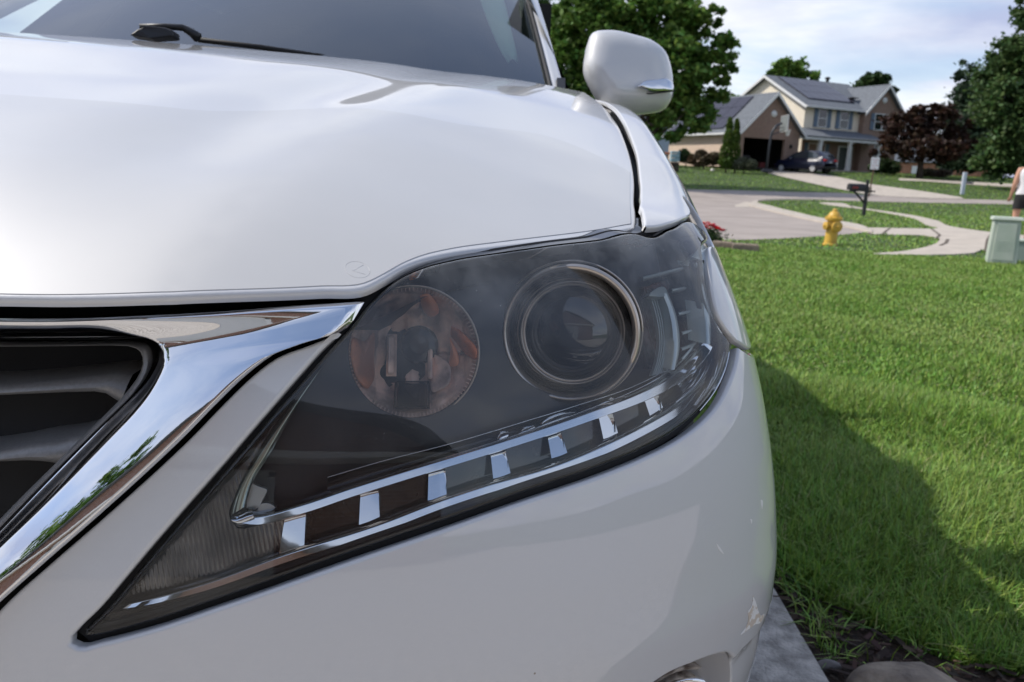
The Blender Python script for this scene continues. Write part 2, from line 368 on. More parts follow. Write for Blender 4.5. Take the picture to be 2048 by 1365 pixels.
# ---------------------------------------------------------------- materials of the car
def paint_mat():
    m=mat('white_paint',(.585,.58,.565),rough=.32,coat=1,coatr=.015,spec=.4); nt=m.node_tree; N=nt.nodes; L=nt.links; p=N['Principled BSDF']; p.inputs['Metallic'].default_value=.08; p.inputs['Roughness'].default_value=.5; p.inputs['Coat IOR'].default_value=1.65
    tc=N['Texture Coordinate']; v=N.new('ShaderNodeTexVoronoi'); v.inputs['Scale'].default_value=900; L.new(tc.outputs['Object'],v.inputs['Vector'])
    s=N.new('ShaderNodeVectorMath'); s.operation='SUBTRACT'; s.inputs[1].default_value=(.5,.5,.5); L.new(v.outputs['Color'],s.inputs[0])
    k=N.new('ShaderNodeVectorMath'); k.operation='SCALE'; k.inputs[3].default_value=.06; L.new(s.outputs[0],k.inputs[0])
    g=N.new('ShaderNodeNewGeometry'); a=N.new('ShaderNodeVectorMath'); L.new(g.outputs['Normal'],a.inputs[0]); L.new(k.outputs[0],a.inputs[1])
    nm=N.new('ShaderNodeVectorMath'); nm.operation='NORMALIZE'; L.new(a.outputs[0],nm.inputs[0]); L.new(nm.outputs[0],p.inputs['Normal'])
    # faint grime and wash marks
    n=N.new('ShaderNodeTexNoise'); n.inputs['Scale'].default_value=7; n.inputs['Detail'].default_value=8; L.new(tc.outputs['Object'],n.inputs['Vector'])
    r=N.new('ShaderNodeMapRange'); r.inputs[1].default_value=.4; r.inputs[2].default_value=.75; L.new(n.outputs['Fac'],r.inputs[0])
    mx=N.new('ShaderNodeMix'); mx.data_type='RGBA'; mx.inputs[6].default_value=(.60,.60,.60,1); mx.inputs[7].default_value=(.60,.595,.585,1); L.new(r.outputs[0],mx.inputs[0]); 
    # tiny dirt specks
    v2=N.new('ShaderNodeTexVoronoi'); v2.inputs['Scale'].default_value=23; v2.inputs['Randomness'].default_value=1; L.new(tc.outputs['Object'],v2.inputs['Vector'])
    lt=N.new('ShaderNodeMath'); lt.operation='LESS_THAN'; lt.inputs[1].default_value=.022; L.new(v2.outputs['Distance'],lt.inputs[0])
    m2=N.new('ShaderNodeMix'); m2.data_type='RGBA'; m2.inputs[7].default_value=(.28,.24,.2,1); L.new(lt.outputs[0],m2.inputs[0]); L.new(mx.outputs[2],m2.inputs[6]); L.new(m2.outputs[2],p.inputs['Base Color'])
    cr=N.new('ShaderNodeMapRange'); cr.inputs[3].default_value=.012; cr.inputs[4].default_value=.05; L.new(n.outputs['Fac'],cr.inputs[0]); L.new(cr.outputs[0],p.inputs['Coat Roughness'])
    return m
M={}
M['paint']=paint_mat()
M['chrome']=mat('chrome',(.80,.81,.83),rough=.03,metal=1,bump=.02,bscale=14,bdist=.01)
M['chrome2']=mat('lamp_chrome',(.86,.87,.88),rough=.05,metal=1)
M['blackp']=mat('black_plastic',(.012,.012,.013),rough=.45,bump=.15,bscale=900,bdist=.0006)
M['rubber']=mat('black_rubber',(.008,.008,.009),rough=.7)
M['satin']=mat('grey_satin_plastic',(.27,.265,.26),rough=.42,metal=.35,noise=.1,nscale=300,contrast=(.45,.55))
M['gloss']=mat('gloss_black',(.006,.007,.010),rough=.12)
M['bezel']=mat('dark_bezel',(.010,.012,.019),rough=.3)
M['tyre']=mat('tyre_rubber',(.02,.02,.02),rough=.8)
M['alloy']=mat('alloy',(.5,.5,.5),rough=.3,metal=1)
def glass_mat(name,tint,fres=1.5,haze=0.,hcol=(.5,.52,.52),hs=9.,rough=0.,tr=None,grad=None):
    m=bpy.data.materials.new(name); m.use_nodes=True; nt=m.node_tree; N=nt.nodes; L=nt.links; N.remove(N['Principled BSDF']); out=N['Material Output']
    t=N.new('ShaderNodeBsdfTransparent'); t.inputs[0].default_value=(*tint,1); g=N.new('ShaderNodeBsdfGlossy'); g.inputs['Roughness'].default_value=rough; g.inputs[0].default_value=(1,1,1,1)
    f=N.new('ShaderNodeFresnel'); f.inputs[0].default_value=fres; ms=N.new('ShaderNodeMixShader'); L.new(f.outputs[0],ms.inputs[0])
    src=t
    if haze:
        d=N.new('ShaderNodeBsdfDiffuse'); d.inputs[0].default_value=(*hcol,1); mh=N.new('ShaderNodeMixShader'); tc=N.new('ShaderNodeTexCoord')
        n=N.new('ShaderNodeTexNoise'); n.inputs['Scale'].default_value=hs; n.inputs['Detail'].default_value=9; n.inputs['Roughness'].default_value=.6; L.new(tc.outputs['Object'],n.inputs['Vector'])
        r=N.new('ShaderNodeMapRange'); r.inputs[1].default_value=.42; r.inputs[2].default_value=.72; r.inputs[3].default_value=haze*.15; r.inputs[4].default_value=haze; L.new(n.outputs['Fac'],r.inputs[0])
        fac=r.outputs[0]
        # pitting and dust specks
        v=N.new('ShaderNodeTexVoronoi'); v.inputs['Scale'].default_value=150; L.new(tc.outputs['Object'],v.inputs['Vector'])
        lt=N.new('ShaderNodeMath'); lt.operation='LESS_THAN'; lt.inputs[1].default_value=.07; L.new(v.outputs['Distance'],lt.inputs[0])
        ml=N.new('ShaderNodeMath'); ml.operation='MULTIPLY'; ml.inputs[1].default_value=.22; L.new(lt.outputs[0],ml.inputs[0])
        if grad:   # haze thickens towards the upper part of the lens
            sp=N.new('ShaderNodeSeparateXYZ'); L.new(tc.outputs['Object'],sp.inputs[0]); gz=N.new('ShaderNodeMapRange'); gz.interpolation_type='SMOOTHSTEP'; gz.inputs[1].default_value=grad[0]; gz.inputs[2].default_value=grad[1]; gz.inputs[3].default_value=grad[2]; gz.inputs[4].default_value=grad[3]
            L.new(sp.outputs[2],gz.inputs[0]); mg=N.new('ShaderNodeMath'); mg.operation='MULTIPLY'; L.new(gz.outputs[0],mg.inputs[0]); L.new(fac,mg.inputs[1]); fac=mg.outputs[0]
        ad=N.new('ShaderNodeMath'); ad.operation='ADD'; ad.use_clamp=True; L.new(fac,ad.inputs[0]); L.new(ml.outputs[0],ad.inputs[1])
        L.new(ad.outputs[0],mh.inputs[0]); L.new(t.outputs[0],mh.inputs[1]); L.new(d.outputs[0],mh.inputs[2]); src=mh
    L.new(src.outputs[0],ms.inputs[1]); L.new(g.outputs[0],ms.inputs[2]); L.new(ms.outputs[0],out.inputs[0]); return m
M['lens']=glass_mat('headlight_lens_plastic',(.93,.94,.94),1.5,haze=.22,hcol=(.52,.53,.52),rough=.02,grad=(.77,.905,.25,2.3))
M['glass']=glass_mat('windscreen_glass',(.80,.92,.84),2.0,rough=0)
M['clear']=glass_mat('clear_plastic',(.9,.92,.92),1.5,rough=.01)
M['bglass']=mat('projector_glass',(.012,.016,.026),rough=.04,spec=.8,coat=.5)
M['amber']=mat('bright_amber_reflection',(.85,.22,.06),rough=.35,noise=.6,nscale=60)  # amber colour painted as a reflection in the lamp bowl
M['amberc']=mat('amber_reflection_tint',(.95,.36,.17),rough=.4,metal=.05,col2=(.45,.22,.15),nscale=22,contrast=(.4,.6))  # orange tint standing in for bulb and brick reflections
M['greyc']=mat('reflection_tinted_bowl',(.95,.68,.54),rough=.45,metal=.05,col2=(.30,.22,.19),nscale=34,contrast=(.42,.62))  # orange brown mottling paints reflections into the bowl colour
M['bronze']=mat('ring_metal',(.52,.47,.42),rough=.28,metal=.9)
M['led']=mat('dark_led_window',(.03,.024,.018),rough=.12,col2=(.008,.007,.006),nscale=60,coat=.5)

car=thing('parked_car','white car parked nose first on the concrete, its hazy headlight filling the picture','car')
PT=M['paint']
# ---------------------------------------------------------------- body panels
front=touv([(0,601),(150,602),(330,598),(500,592),(640,586),(733,580),(768,562),(803,541),(845,524),(900,511),(1000,497),(1100,485),(1200,472),(1274,459,1)],Hd,**HK)
right=front+[(.7955,.32),(.799,.375),(.8085,.46),(.8165,.56),(.8205,.655),(.822,.75),(.820,.9),(.812,1.1),(.795,1.30,1),(.70,1.24),(.55,1.18),(.35,1.135),(0,1.10)]
half=spl([(0,.030),(.16,.034)]+right,.005)
full=np.concatenate([half[:-1],(half*[-1,1])[::-1][:-1]]); 
hood=surf_panel('hood',Hd,full,PT,car,h=.014,r=.0045,depth=.003)
# protective film on the front of the hood
fl=touv([(0,190),(150,200),(400,222),(520,223),(620,219),(690,216),(740,219),(900,246),(1100,275),(1200,293)],Hd,**HK)
fb=inset(half if area(np.concatenate([half,[[0,1]]]))>0 else half,0.0)
low=touv([(0,590),(150,591),(330,586),(500,580),(640,574),(728,568),(768,549),(803,529),(845,512),(900,499),(1000,485),(1100,473),(1200,460),(1262,449,1)],Hd,**HK)
yt=[p for p in fl]; xe=low[-1]
fr=spl([(0,.046),(.16,.046)]+low+[(.793,.375),(.802,.46),(.806,.50,1)]+[tuple(p[:2]) for p in fl[::-1] if p[0]<xe[0]-.02]+[(0,.37)],.006)
film=surf_panel('protective_film',Hd,np.concatenate([fr[:-1],(fr*[-1,1])[::-1][:-1]]),None,hood,h=.016,r=.0005,depth=.0001,off=-.0007)
mf=mat('clear_film',(.55,.545,.53),rough=.5,coat=1,coatr=.05,noise=.05,nscale=6); mf.node_tree.nodes['Principled BSDF'].inputs['Metallic'].default_value=.06; film.data.materials.append(mf)
# worn round emblem cut into the film (ring with a slanted L)
def on(surf,pts,off): return [surf(np.array(a),np.array(b),off) for a,b in pts]
ec=touv([(715,541)],Hd,**HK)[0]; er=touv([(741,541)],Hd,**HK)[0][0]-ec[0]; eh=abs(touv([(715,525)],Hd,**HK)[0][1]-ec[1])
mb=MB(); ringp=[(ec[0]+er*math.cos(a),ec[1]+eh*math.sin(a)) for a in np.linspace(0,2*math.pi,40)]; mb.tube(on(Hd,ringp,-.0006),.00022,5)
mb.tube(on(Hd,[(ec[0]+er*.35,ec[1]+eh*.75),(ec[0]-er*.35,ec[1]-eh*.35),(ec[0]+er*.7,ec[1]-eh*.35)],-.0006),.00022,5)
mb.build('emblem_outline',mf,hood,True)
# fender -----------------------------------------------------------
arch=lambda a:(1.68+.41*math.cos(a),.37+.41*math.sin(a))
A0=[arch(math.radians(q)) for q in np.linspace(152,20,12)]
cov_out=[(1419,500),(1421,535),(1427,589),(1437,629),(1454,660),(1474,684)]
fo=touv([(1288,454,1),(1310,453),(1340,446),(1366,436),(1383,426)],S)
fo+= [(1.20,.900),(1.19,.873)]+touv(cov_out[:-1],S)+[tuple(touv([(1474,684)],S)[0])+(1,)]+touv([(1494,696)],S)+[(1.12,.765),(1.20,.745),(1.30,.70)]
fo+= [A0[0]+(1,)]+A0[1:-1]+[A0[-1]+(1,),(2.07,.36,1),(2.07,.97,1)]+[s_xy(x+.005,y) for x,y in ((.797,1.28),(.812,1.1),(.82,.9),(.822,.75),(.8205,.655),(.8165,.56),(.8085,.46),(.800,.385))]+touv([(1288,432)],S)
fender=surf_panel('fender',S,ring(fo),PT,car,h=.016,r=.0028,depth=.004)
# bumper -----------------------------------------------------------
hl_left=[(690,656),(655,690),(600,750),(520,842),(450,924),(375,1010),(300,1097),(245,1163),(195,1222),(158,1258),(142,1276),(141,1290),(155,1297)]
hl_bot=[(200,1288),(300,1262),(450,1212),(600,1160),(800,1090),(1000,1020),(1200,952),(1280,920),(1350,885),(1405,845),(1440,805),(1462,760),(1476,712),(1478,694)]
seam=touv([(1478,694,1),(1496,706)],S)+[(1.12,.757),(1.20,.737),(1.30,.692),(1.312,.60)]
chr_out=[(693,652),(620,678),(545,708),(500,742),(440,800),(380,862),(300,938),(200,1028),(100,1115),(0,1205)]
bo=[(688,661,1)]+hl_left[1:]+hl_bot[:-1]; bo=touv(bo,S)+seam
bo+= [(A0[0][0]-.012,A0[0][1]-.03,1),(1.272,.42),(1.27,.33,1),(.9,.31),(.5,.31),(0.0,.31,1),(0,.505,1),(.20,.505),(.245,.53),(.285,.58)]
bo+= touv([(x+6,y+8) for x,y in chr_out[::-1]][:-1],S)
fog=ring([(1296,1376,1),(1335,1350),(1385,1328),(1432,1311),(1456,1307),(1469,1318),(1474,1345),(1470,1400),(1455,1450,1),(1380,1480),(1290,1480,1)],S)
bring=ring(bo)
def bd(u,v):   # a raised crease above the fog lamp pocket
    e=v-(.497+.10*(u-.85)); return .0+.007*sstep(-e,0.,.012)*sstep(u,.70,.82)*(1-sstep(u,1.12,1.2))
bumper=surf_panel('bumper',S,bring,PT,car,holes=[fog],h=.012,r=.0035,depth=.006,disp=bd)
# pocket and fog lamp
def ribbon_in(name,rg,off0,off1,shrink,mat_,parent,surf=S):
    a=rg if area(rg)>0 else rg[::-1]; rows=[]
    for t in np.linspace(0,1,5):
        q=inset(a,shrink*t); rows.append(surf(q[:,0],q[:,1],off0+(off1-off0)*t))
    P=np.stack(rows,0); n=P.shape[1]
    return mk(name,P.reshape(-1,3),[(i*n+j,(i+1)*n+j,(i+1)*n+(j+1)%n,i*n+(j+1)%n) for i in range(4) for j in range(n)],mat_,parent)
ribbon_in('fog_lamp_pocket',fog,.008,.06,.0,PT,bumper)
fp=touv([(1372,1392)],S,.05)[0]; fc=S(np.array(fp[0]),np.array(fp[1]),.05)+np.array([.0,0,-.012]); ax=np.array([.12,-1,.02])
fgl=thing('fog_lamp',None,None); fgl.parent=car
mb=MB(); mb.rev([(.042,-.03),(.042,.012),(.039,.016),(.036,.012),(.034,.0)],fc,ax,40); mb.build('lamp_ring',M['chrome2'],fgl,True)
mb=MB(); mb.rev([(.0,.004),(.010,.0045),(.011,.0025),(.018,.0035),(.019,.0015),(.028,.002),(.035,-.002)],fc,ax,40); mb.build('lamp_glass',M['led'],fgl,True)
mb=MB(); mb.rev([(.045,-.02),(.047,.008),(.053,.012),(.056,.004),(.058,-.03)],fc,ax,40); mb.build('lamp_surround',mat('worn_lamp_trim',(.55,.5,.45),rough=.5,col2=(.12,.09,.07),nscale=90),fgl,True)
u_,v_=np.meshgrid(np.linspace(.80,1.05,12),np.linspace(.36,.53,8)); mk('pocket_back',S(u_,v_,.085).reshape(-1,3),grid_faces(8,12),M['blackp'],fgl)
# scuffs: bare primer patches on the corner of the bumper
ms=mat('bare_primer',(.55,.47,.39),rough=.6,col2=(.72,.71,.69),nscale=120,contrast=(.48,.52))
for sc_ in ([(1506,1192),(1511,1205),(1516,1222),(1521,1232),(1528,1230),(1524,1240),(1508,1250),(1492,1262),(1480,1270),(1493,1252),(1497,1238),(1496,1222),(1502,1215)],):
    surf_panel('scuff',S,ring(sc_,S,step=.003),ms,bumper,h=.004,r=.0002,depth=.0001,off=-.0004,disp=bd,ins=False)
mw=mat('pale_scratch',(.74,.73,.71),rough=.5)
for sc_ in ([(1432,1086),(1437,1092),(1447,1108),(1438,1100)],[(1521,1000),(1525,1002),(1524,1018)],[(1500,1038),(1504,1040),(1503,1048)]):
    surf_panel('scuff',S,ring(sc_,S,step=.002),mw,bumper,h=.004,r=.0002,depth=.0001,off=-.0003,ins=False,disp=bd)
# black sheets added so the gaps between panels read dark
u_,v_=np.meshgrid(np.linspace(-1.35,1.35,150),np.linspace(.36,.945,40)); mk('dark_gap_filler',S(u_,v_,.10).reshape(-1,3),grid_faces(40,150),M['rubber'],car)
xs=np.linspace(-.80,.80,80); Pg=[]
for ty,dz in ((.02,.030),(.05,.036),(.10,.05)):
    yy=np.interp(abs(xs),[p[0] for p in right[:14]],[p[1] for p in right[:14]]); Pg.append(np.stack([xs,yy+ty-.012,Hd(xs,yy)[:,2]-dz],1))
mk('hood_latch_panel',np.stack(Pg,0).reshape(-1,3),grid_faces(3,80),M['blackp'],car)
gp=[(.8065,.43),(.812,.46),(.8185,.56),(.822,.70),(.820,.9),(.812,1.1),(.795,1.32)]
gs=MB()
g3=spl(gp,.03); P=Hd(g3[:,0],g3[:,1]); gs.tube(P+np.array([.004,0,-.022]),.010,8); gs.build('gap_light_block',M['rubber'],car,True)  # black tube added under the gap to stop light leaking through
# ---------------------------------------------------------------- windscreen, pillars, roof, sides
def Sw(x,t,off=0.):
    x=np.asarray(x,float); t=np.asarray(t,float); a=x/.75
    X=-.07+x*1.065*(1-(.115-.09*(x<0))*t); Y=1.15+(.26-.10*(x<0))*a*a+(.92-.06*a*a)*t; Z=1.10-.0*a*a+.50*t-.045*a*a*t-.03*t*t+.0
    n=np.array([0,.48,-.87])
    return np.stack([X+0*t,Y+n[1]*off,Z+n[2]*off],-1)
x_,t_=np.meshgrid(np.linspace(-.75,.75,50),np.linspace(-.06,1,30)); ws=mk('windscreen',Sw(x_,t_).reshape(-1,3),grid_faces(30,50),M['glass'],car)
WK=dict(ur=(-.78,.80),vr=(-.06,1.05),st=.02)
def wsband(name,A,B,off,m,par): 
    return band(name,A,B,off,lambda t:0,m,par,surf=Sw,across=4,step=.02,skirt=.001,uvk={})
for s in (-1,1):
    a=[(s*.752,t) for t in np.linspace(-.05,1,8)]; b=[(s*(.70-.025*t),t) for t in np.linspace(-.05,1,8)]
    wsband('black_border',a,b,.006,M['gloss'],ws)
    # sunlit pillar trim seen through the glass
    if s<0: continue
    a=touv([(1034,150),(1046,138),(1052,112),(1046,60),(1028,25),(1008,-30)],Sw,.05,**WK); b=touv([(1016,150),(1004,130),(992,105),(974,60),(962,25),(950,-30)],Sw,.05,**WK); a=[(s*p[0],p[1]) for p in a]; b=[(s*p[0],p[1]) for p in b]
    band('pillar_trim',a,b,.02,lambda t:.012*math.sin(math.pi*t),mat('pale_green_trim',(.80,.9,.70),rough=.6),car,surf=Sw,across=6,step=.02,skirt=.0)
wsband('black_border',[(x,-.05) for x in np.linspace(-.75,.75,9)],[(x,.035) for x in np.linspace(-.75,.75,9)],.006,M['gloss'],ws)
for s in (-1,1):
    t=np.linspace(-.08,1.03,24); E=Sw(np.full(24,s*.752),t); rows=[]
    for dx,dy,dz in ((-.002,.012,-.012),(.0,0,.0),(.008,-.002,.008),(.020,.010,.012),(.036,.035,.008),(.046,.07,-.006),(.050,.12,-.03)): rows.append(E+np.stack([np.full(24,s*dx),np.full(24,dy),np.full(24,dz)],1))
    mk('windscreen_pillar',np.stack(rows,0).reshape(-1,3),grid_faces(7,24),PT,car)
    mb=MB(); mb.tube(E[:]+np.array([s*.004,-.004,.004]),.006,6); mb.build('windscreen_seal',M['rubber'],car,True)
    # black corner trim at the foot of the pillar
    mb=MB(); q=Sw(s*.74,.0); mb.prism([(q[1]-.06,q[2]-.04),(q[1]+.10,q[2]-.04),(q[1]+.16,q[2]+.085),(q[1]+.13,q[2]+.085)],'x',.738 if s>0 else -.90,.758 if s>0 else -.88); mb.build('corner_trim',M['blackp'],car)
x_,t_=np.meshgrid(np.linspace(-1,1,30),np.linspace(0,1,30)); rz=1.585+.05*np.sin(np.clip(t_*1.25,0,1)*math.pi*.5)-.06*x_**4-.10*sstep(t_,.75,1)
mk('roof',np.stack([x_*.62,2.07+.2*x_**2*(1-t_)+t_*2.3,rz],-1).reshape(-1,3),grid_faces(30,30),PT,car)
def side_low(name,u0,u1,v1=.965):
    u_,v_=np.meshgrid(np.linspace(u0,u1,40),np.linspace(.34,v1,30)); return mk(name,S(u_,v_).reshape(-1,3),grid_faces(30,40),PT,car)
mg=mat('tinted_side_glass',(.02,.03,.03),rough=.03,spec=.8)
for nm,u0,u1 in (('front_door',2.08,3.05),('rear_door',3.06,3.95),('rear_quarter',3.96,4.98)):
    o=side_low(nm,u0,u1); mirror(o)
for y0,y1 in ((1.55,2.45),(2.5,3.3),(3.35,4.2)):
    for s in (-1,1):
        V=[(s*.80,y0,1.10),(s*.80,y1,1.10),(s*.63,y1,1.54),(s*.63,max(y0,2.1),1.54)]; mk('side_window',V,[(0,1,2,3)],mg,car)
mb=MB(); mb.box(-.78,.78,4.35,4.42,.5,1.5); mb.build('tailgate',PT,car,bevel=.03)
for s in (-1,1):   # wheels
    for yw in (.945,3.70):
        w=thing('wheel',None,None,(s*.84,yw,.36)); w.parent=car
        mb=MB(); mb.rev([(.22,-.10),(.33,-.115),(.36,-.08),(.362,.08),(.33,.115),(.22,.10)],(0,0,0),(1,0,0),40); mb.build('tyre',M['tyre'],w,True)
        mb=MB(); mb.rev([(.24,.09*1),(.225,.10),(.20,.06),(.04,.075),(.0,.075)],(0,0,0),(s,0,0),40)
        for k in range(5):
            a=2*math.pi*k/5; mb.tube([(s*.085,.04*math.cos(a),.04*math.sin(a)),(s*.09,.215*math.cos(a),.215*math.sin(a))],.022,6)
        mb.build('rim',M['alloy'],w,True,auto=.6)
# dashboard and seats, dark cabin
mb=MB(); mb.prism([(1.30,.98),(1.30,1.09),(1.55,1.115),(1.95,1.10),(2.0,.95),(1.9,.6),(1.3,.6)],'x',-.70,.70); mb.build('dashboard',mat('dash_plastic',(.008,.008,.009),rough=.8),car,bevel=.02)
md=mat('blackout_lining',(.01,.01,.01),rough=.9)
mb=MB(); mb.box(-.74,.74,1.3,4.3,.35,.40).box(-.76,-.74,1.5,4.3,.4,1.1).box(.74,.76,1.5,4.3,.4,1.1).box(-.7,.7,3.0,3.05,.4,1.5); mb.box(-.74,.74,2.98,3.02,.4,1.64); mb.add([(s_*x,y,z) for s_ in (-1,1) for x,y,z in ((.775,1.85,1.08),(.775,4.2,1.08),(.60,4.2,1.56),(.60,2.25,1.53))],[(0,1,2,3),(4,5,6,7)]); mb.build('cabin_floor_blackout',md,car)  # floor, plus black walls added to shut out light behind the windscreen
for s in (-.36,.36):
    mb=MB(); mb.box(s-.25,s+.25,2.35,2.85,.6,.75).box(s-.25,s+.25,2.8,2.95,.7,1.3).box(s-.12,s+.12,2.83,2.93,1.33,1.50); mb.build('seat',mat('seat_cloth',(.015,.015,.015),rough=.9),car,bevel=.03)
# cowl, wipers
xs=np.linspace(-.76,.76,60); rows=[]
for k,(dy,dz) in enumerate(((-.015,-.03),(.01,-.022),(.04,-.02),(.06,-.012),(.075,-.03))):
    yy=1.10+.33*np.abs(xs)**2+dy; rows.append(np.stack([xs,yy,np.minimum(Hd(xs,yy*0+1.08)[:,2],9)+dz],1))
cowl=mk('cowl_panel',np.stack(rows,0).reshape(-1,3),grid_faces(5,60),M['blackp'],car)
def at(px,py,dist):   # point seen at a pixel, dist metres along the viewing axis
    return CP+ray(px,py)*dist
wip=thing('wiper',None,None); wip.parent=car
mb=MB(); q=[at(258,70,1.62),at(275,58,1.62),at(290,51,1.62),at(330,55,1.63),at(345,60,1.63),at(346,73,1.63),at(300,76,1.62)]
n_=len(q); back=np.array([0,.035,-.004]); mb.add(list(q)+[p+back for p in q],[tuple(range(n_))]+[tuple(range(2*n_-1,n_-1,-1))]+[(i,n_+i,n_+(i+1)%n_,(i+1)%n_) for i in range(n_)]); mb.build('wiper_cap',M['blackp'],wip,bevel=.003)
mb=MB(); mb.tube([at(280,54,1.64),at(330,53,1.65),at(366,56,1.66),at(384,66,1.67),at(396,76,1.67)],[.006,.006,.007,.009,.011],8); mb.build('wiper_arm',M['blackp'],wip,True)
mb=MB(); mb.tube([at(396,80,1.69),at(520,95,1.72),at(640,112,1.78),at(725,124,1.83)],[.006,.006,.005,.004],6); mb.build('wiper_blade',M['rubber'],wip,True)
# ---------------------------------------------------------------- wing mirror
def puff(name,pts,dist,fd,bd_,mat_,parent,rings=9,tilt=(0,0),step=.012,flat=.55):
    P=np.array([at(x,y,dist) for x,y in pts]); c=P.mean(0); e1=rt; e2=np.cross(rt,ray(1250,150)); e2=np.array([0,0,1.]) if e2[2]==0 else e2/np.linalg.norm(e2)
    q=np.stack([(P-c)@rt,(P-c)@up],1); uv=dens(spl([tuple(a) for a in q]+[tuple(q[0])],step)); n=len(uv); rows=[]
    def pt(w,d): 
        r=uv*w; return c+r[:,:1]*rt+r[:,1:]*up+fw*(d+ (r[:,:1]*tilt[0]+r[:,1:]*tilt[1]))
    for k in range(rings+1):
        a=math.pi/2*k/rings; rows.append(pt(max(math.sin(a)**flat,.001),-fd*math.cos(a)**.8 if a<math.pi/2-.01 else 0))
    for k in range(1,rings+1):
        a=math.pi/2*k/rings; rows.append(pt(max(math.cos(a)**.5,.001),bd_*math.sin(a)))
    return mk(name,np.concatenate(rows),grid_faces(len(rows),n,True),mat_,parent)
mir=thing('wing_mirror',None,None); mir.parent=car
puff('mirror_housing',[(1168,110),(1180,80),(1210,71),(1265,73),(1310,82),(1335,100),(1346,130),(1350,160),(1348,190),(1335,211),(1300,223),(1250,229),(1218,226),(1196,212),(1178,188),(1164,160)],2.02,.075,.07,PT,mir,tilt=(.35,.1))
lamp=puff('indicator_lamp',[(1271,182),(1282,170),(1310,160),(1345,156),(1351,164),(1349,176),(1325,183),(1290,186)],1.965,.012,.03,M['chrome'],mir,tilt=(.5,.3),rings=5,step=.004)
mb=MB(); mb.tube([at(1215,218,2.05),at(1190,224,2.10),at(1165,230,2.15)],[.035,.03,.03],10); mb.build('mirror_stalk',M['blackp'],mir,True)
mb=MB(); mb.tube([at(1268,184,1.96),at(1300,188,1.96),at(1350,182,1.975)],.0018,6); mb.build('housing_seam',M['rubber'],mir,True)
# ---------------------------------------------------------------- grille
grl=thing('grille',None,None); grl.parent=car
fr_out=[(0.0,.838),(.15,.838),(0,634),(150,634),(300,628),(420,622),(560,612),(727,602),(693,652),(620,678),(545,708),(500,742),(440,800),(380,862),(300,938),(200,1028),(100,1115),(0,1205),(.285,.58),(.24,.525)]
fr_in=[(0.0,.812),(.15,.812),(0,690),(150,689),(225,688),(262,689),(280,694),(288,701,1),(293,712),(294,728),(290,745),(280,765),(262,790),(235,818),(180,872),(110,942),(45,1008),(-25,1080),(.235,.60),(.19,.545)]
def prof(xs_,ys_,sig=.05):
    t,y=smooth_tab(xs_,ys_,.01,sig); return lambda a:float(np.interp(a,t,y))
def pf(t,w):
    d=t*w; return -.026+.028*sstep(d,.0,.013)**1.0+.011*np.sin(1.45*np.clip((d-.011)/np.maximum(w-.011,.01),0,1))-.005*sstep(t,.94,1.)
for mirr in (False,True):
    band('chrome_frame',fr_in,fr_out,.0,pf,M['chrome'],grl,across=44,step=.006,skirt=.012,mir=mirr)
rim_in=[(0.0,.800),(.15,.800),(0,705),(150,703),(212,702),(238,704),(252,709),(260,716),(263,726),(263,738),(258,752),(248,769),(230,792),(203,822),(148,876),(78,945),(12,1008),(-60,1080),(.205,.59),(.165,.55)]
rb=prof([0,.4,.75,1],[-.05,-.010,.0,-.002],.06)
for mirr in (False,True):
    band('grille_rim',rim_in,fr_in,.024,rb,M['satin'],grl,across=10,step=.008,skirt=.01,mir=mirr)
sb=prof([0,.15,.5,.85,1],[-.035,-.006,.002,.0,-.004],.05)
for A,B in (([(0.0,.772),(0,800),(100,797),(160,797),(200,803),(235,830)],[(0.0,.785),(0,771),(100,763),(170,755),(230,749),(262,752)]),
            ([(0.0,.722),(0,934),(50,936),(85,942),(105,955)],[(0.0,.735),(0,903),(60,891),(120,884),(172,868)]),
            ([(0.0,.665),(.15,.664),(.22,.662)],[(0.0,.680),(.15,.679),(.24,.678)])):
    for mirr in (False,True): band('slat',A,B,.052,sb,M['satin'],grl,across=8,step=.01,skirt=.05,mir=mirr)
u_,v_=np.meshgrid(np.linspace(-.45,.45,30),np.linspace(.5,.85,20)); mk('grille_backing',S(u_,v_,.13).reshape(-1,3),grid_faces(20,30),M['rubber'],grl)

# ---------------------------------------------------------------- headlight
HL=thing('headlight',None,None); HL.parent=car
cl=[(700,656,1),(670,688),(610,757),(530,848),(460,930),(385,1016),(312,1100),(256,1168),(207,1226),(172,1260),(158,1276),(172,1282,1),(204,1276),(300,1250),(450,1200),(600,1148),(800,1078),(1000,1008),(1200,940),(1278,909),(1343,875),(1394,836),(1429,797),(1451,755),(1466,712),(1468,690),
 (1450,660),(1433,629),(1422,589),(1416,545),(1412,510)]
cl=touv(cl,S)+[(1.165,.867),(1.125,.887)]+touv([(1384,442),(1345,459),(1296,472),(1282,468),(1200,480),(1100,491),(1000,505),(905,520),(850,534),(808,552),(774,574),(738,608)],S)
CR=ring(cl,step=.005)
if area(CR)<0: CR=CR[::-1]
lens=surf_panel('lens_cover',S,CR,M['lens'],HL,h=.010,r=.004,depth=.013,off=.003)
GO=np.where((CR[:,1]>.885)[:,None],inset(CR,.0005),inset(CR,-.008)); surf_panel('gasket',S,GO,M['rubber'],HL,holes=[inset(CR,.0035)],h=.006,r=.001,depth=.004,off=.012,disp=lambda u,v:.013*sstep(v,.86,.89),ins=False)
HO=.052
def cring(cx,cy,rx,ry,off,n=56): 
    p=[(cx+rx*math.cos(a),cy+ry*math.sin(a)) for a in np.linspace(0,2*math.pi,n,endpoint=False)]
    r=np.array([q[:2] for q in touv(p,S,off)]); return r if area(r)>0 else r[::-1]
h1=cring(825,705,130,133,HO); h2=cring(1141,668,137,127,HO)
inn=inset(CR,.0015)
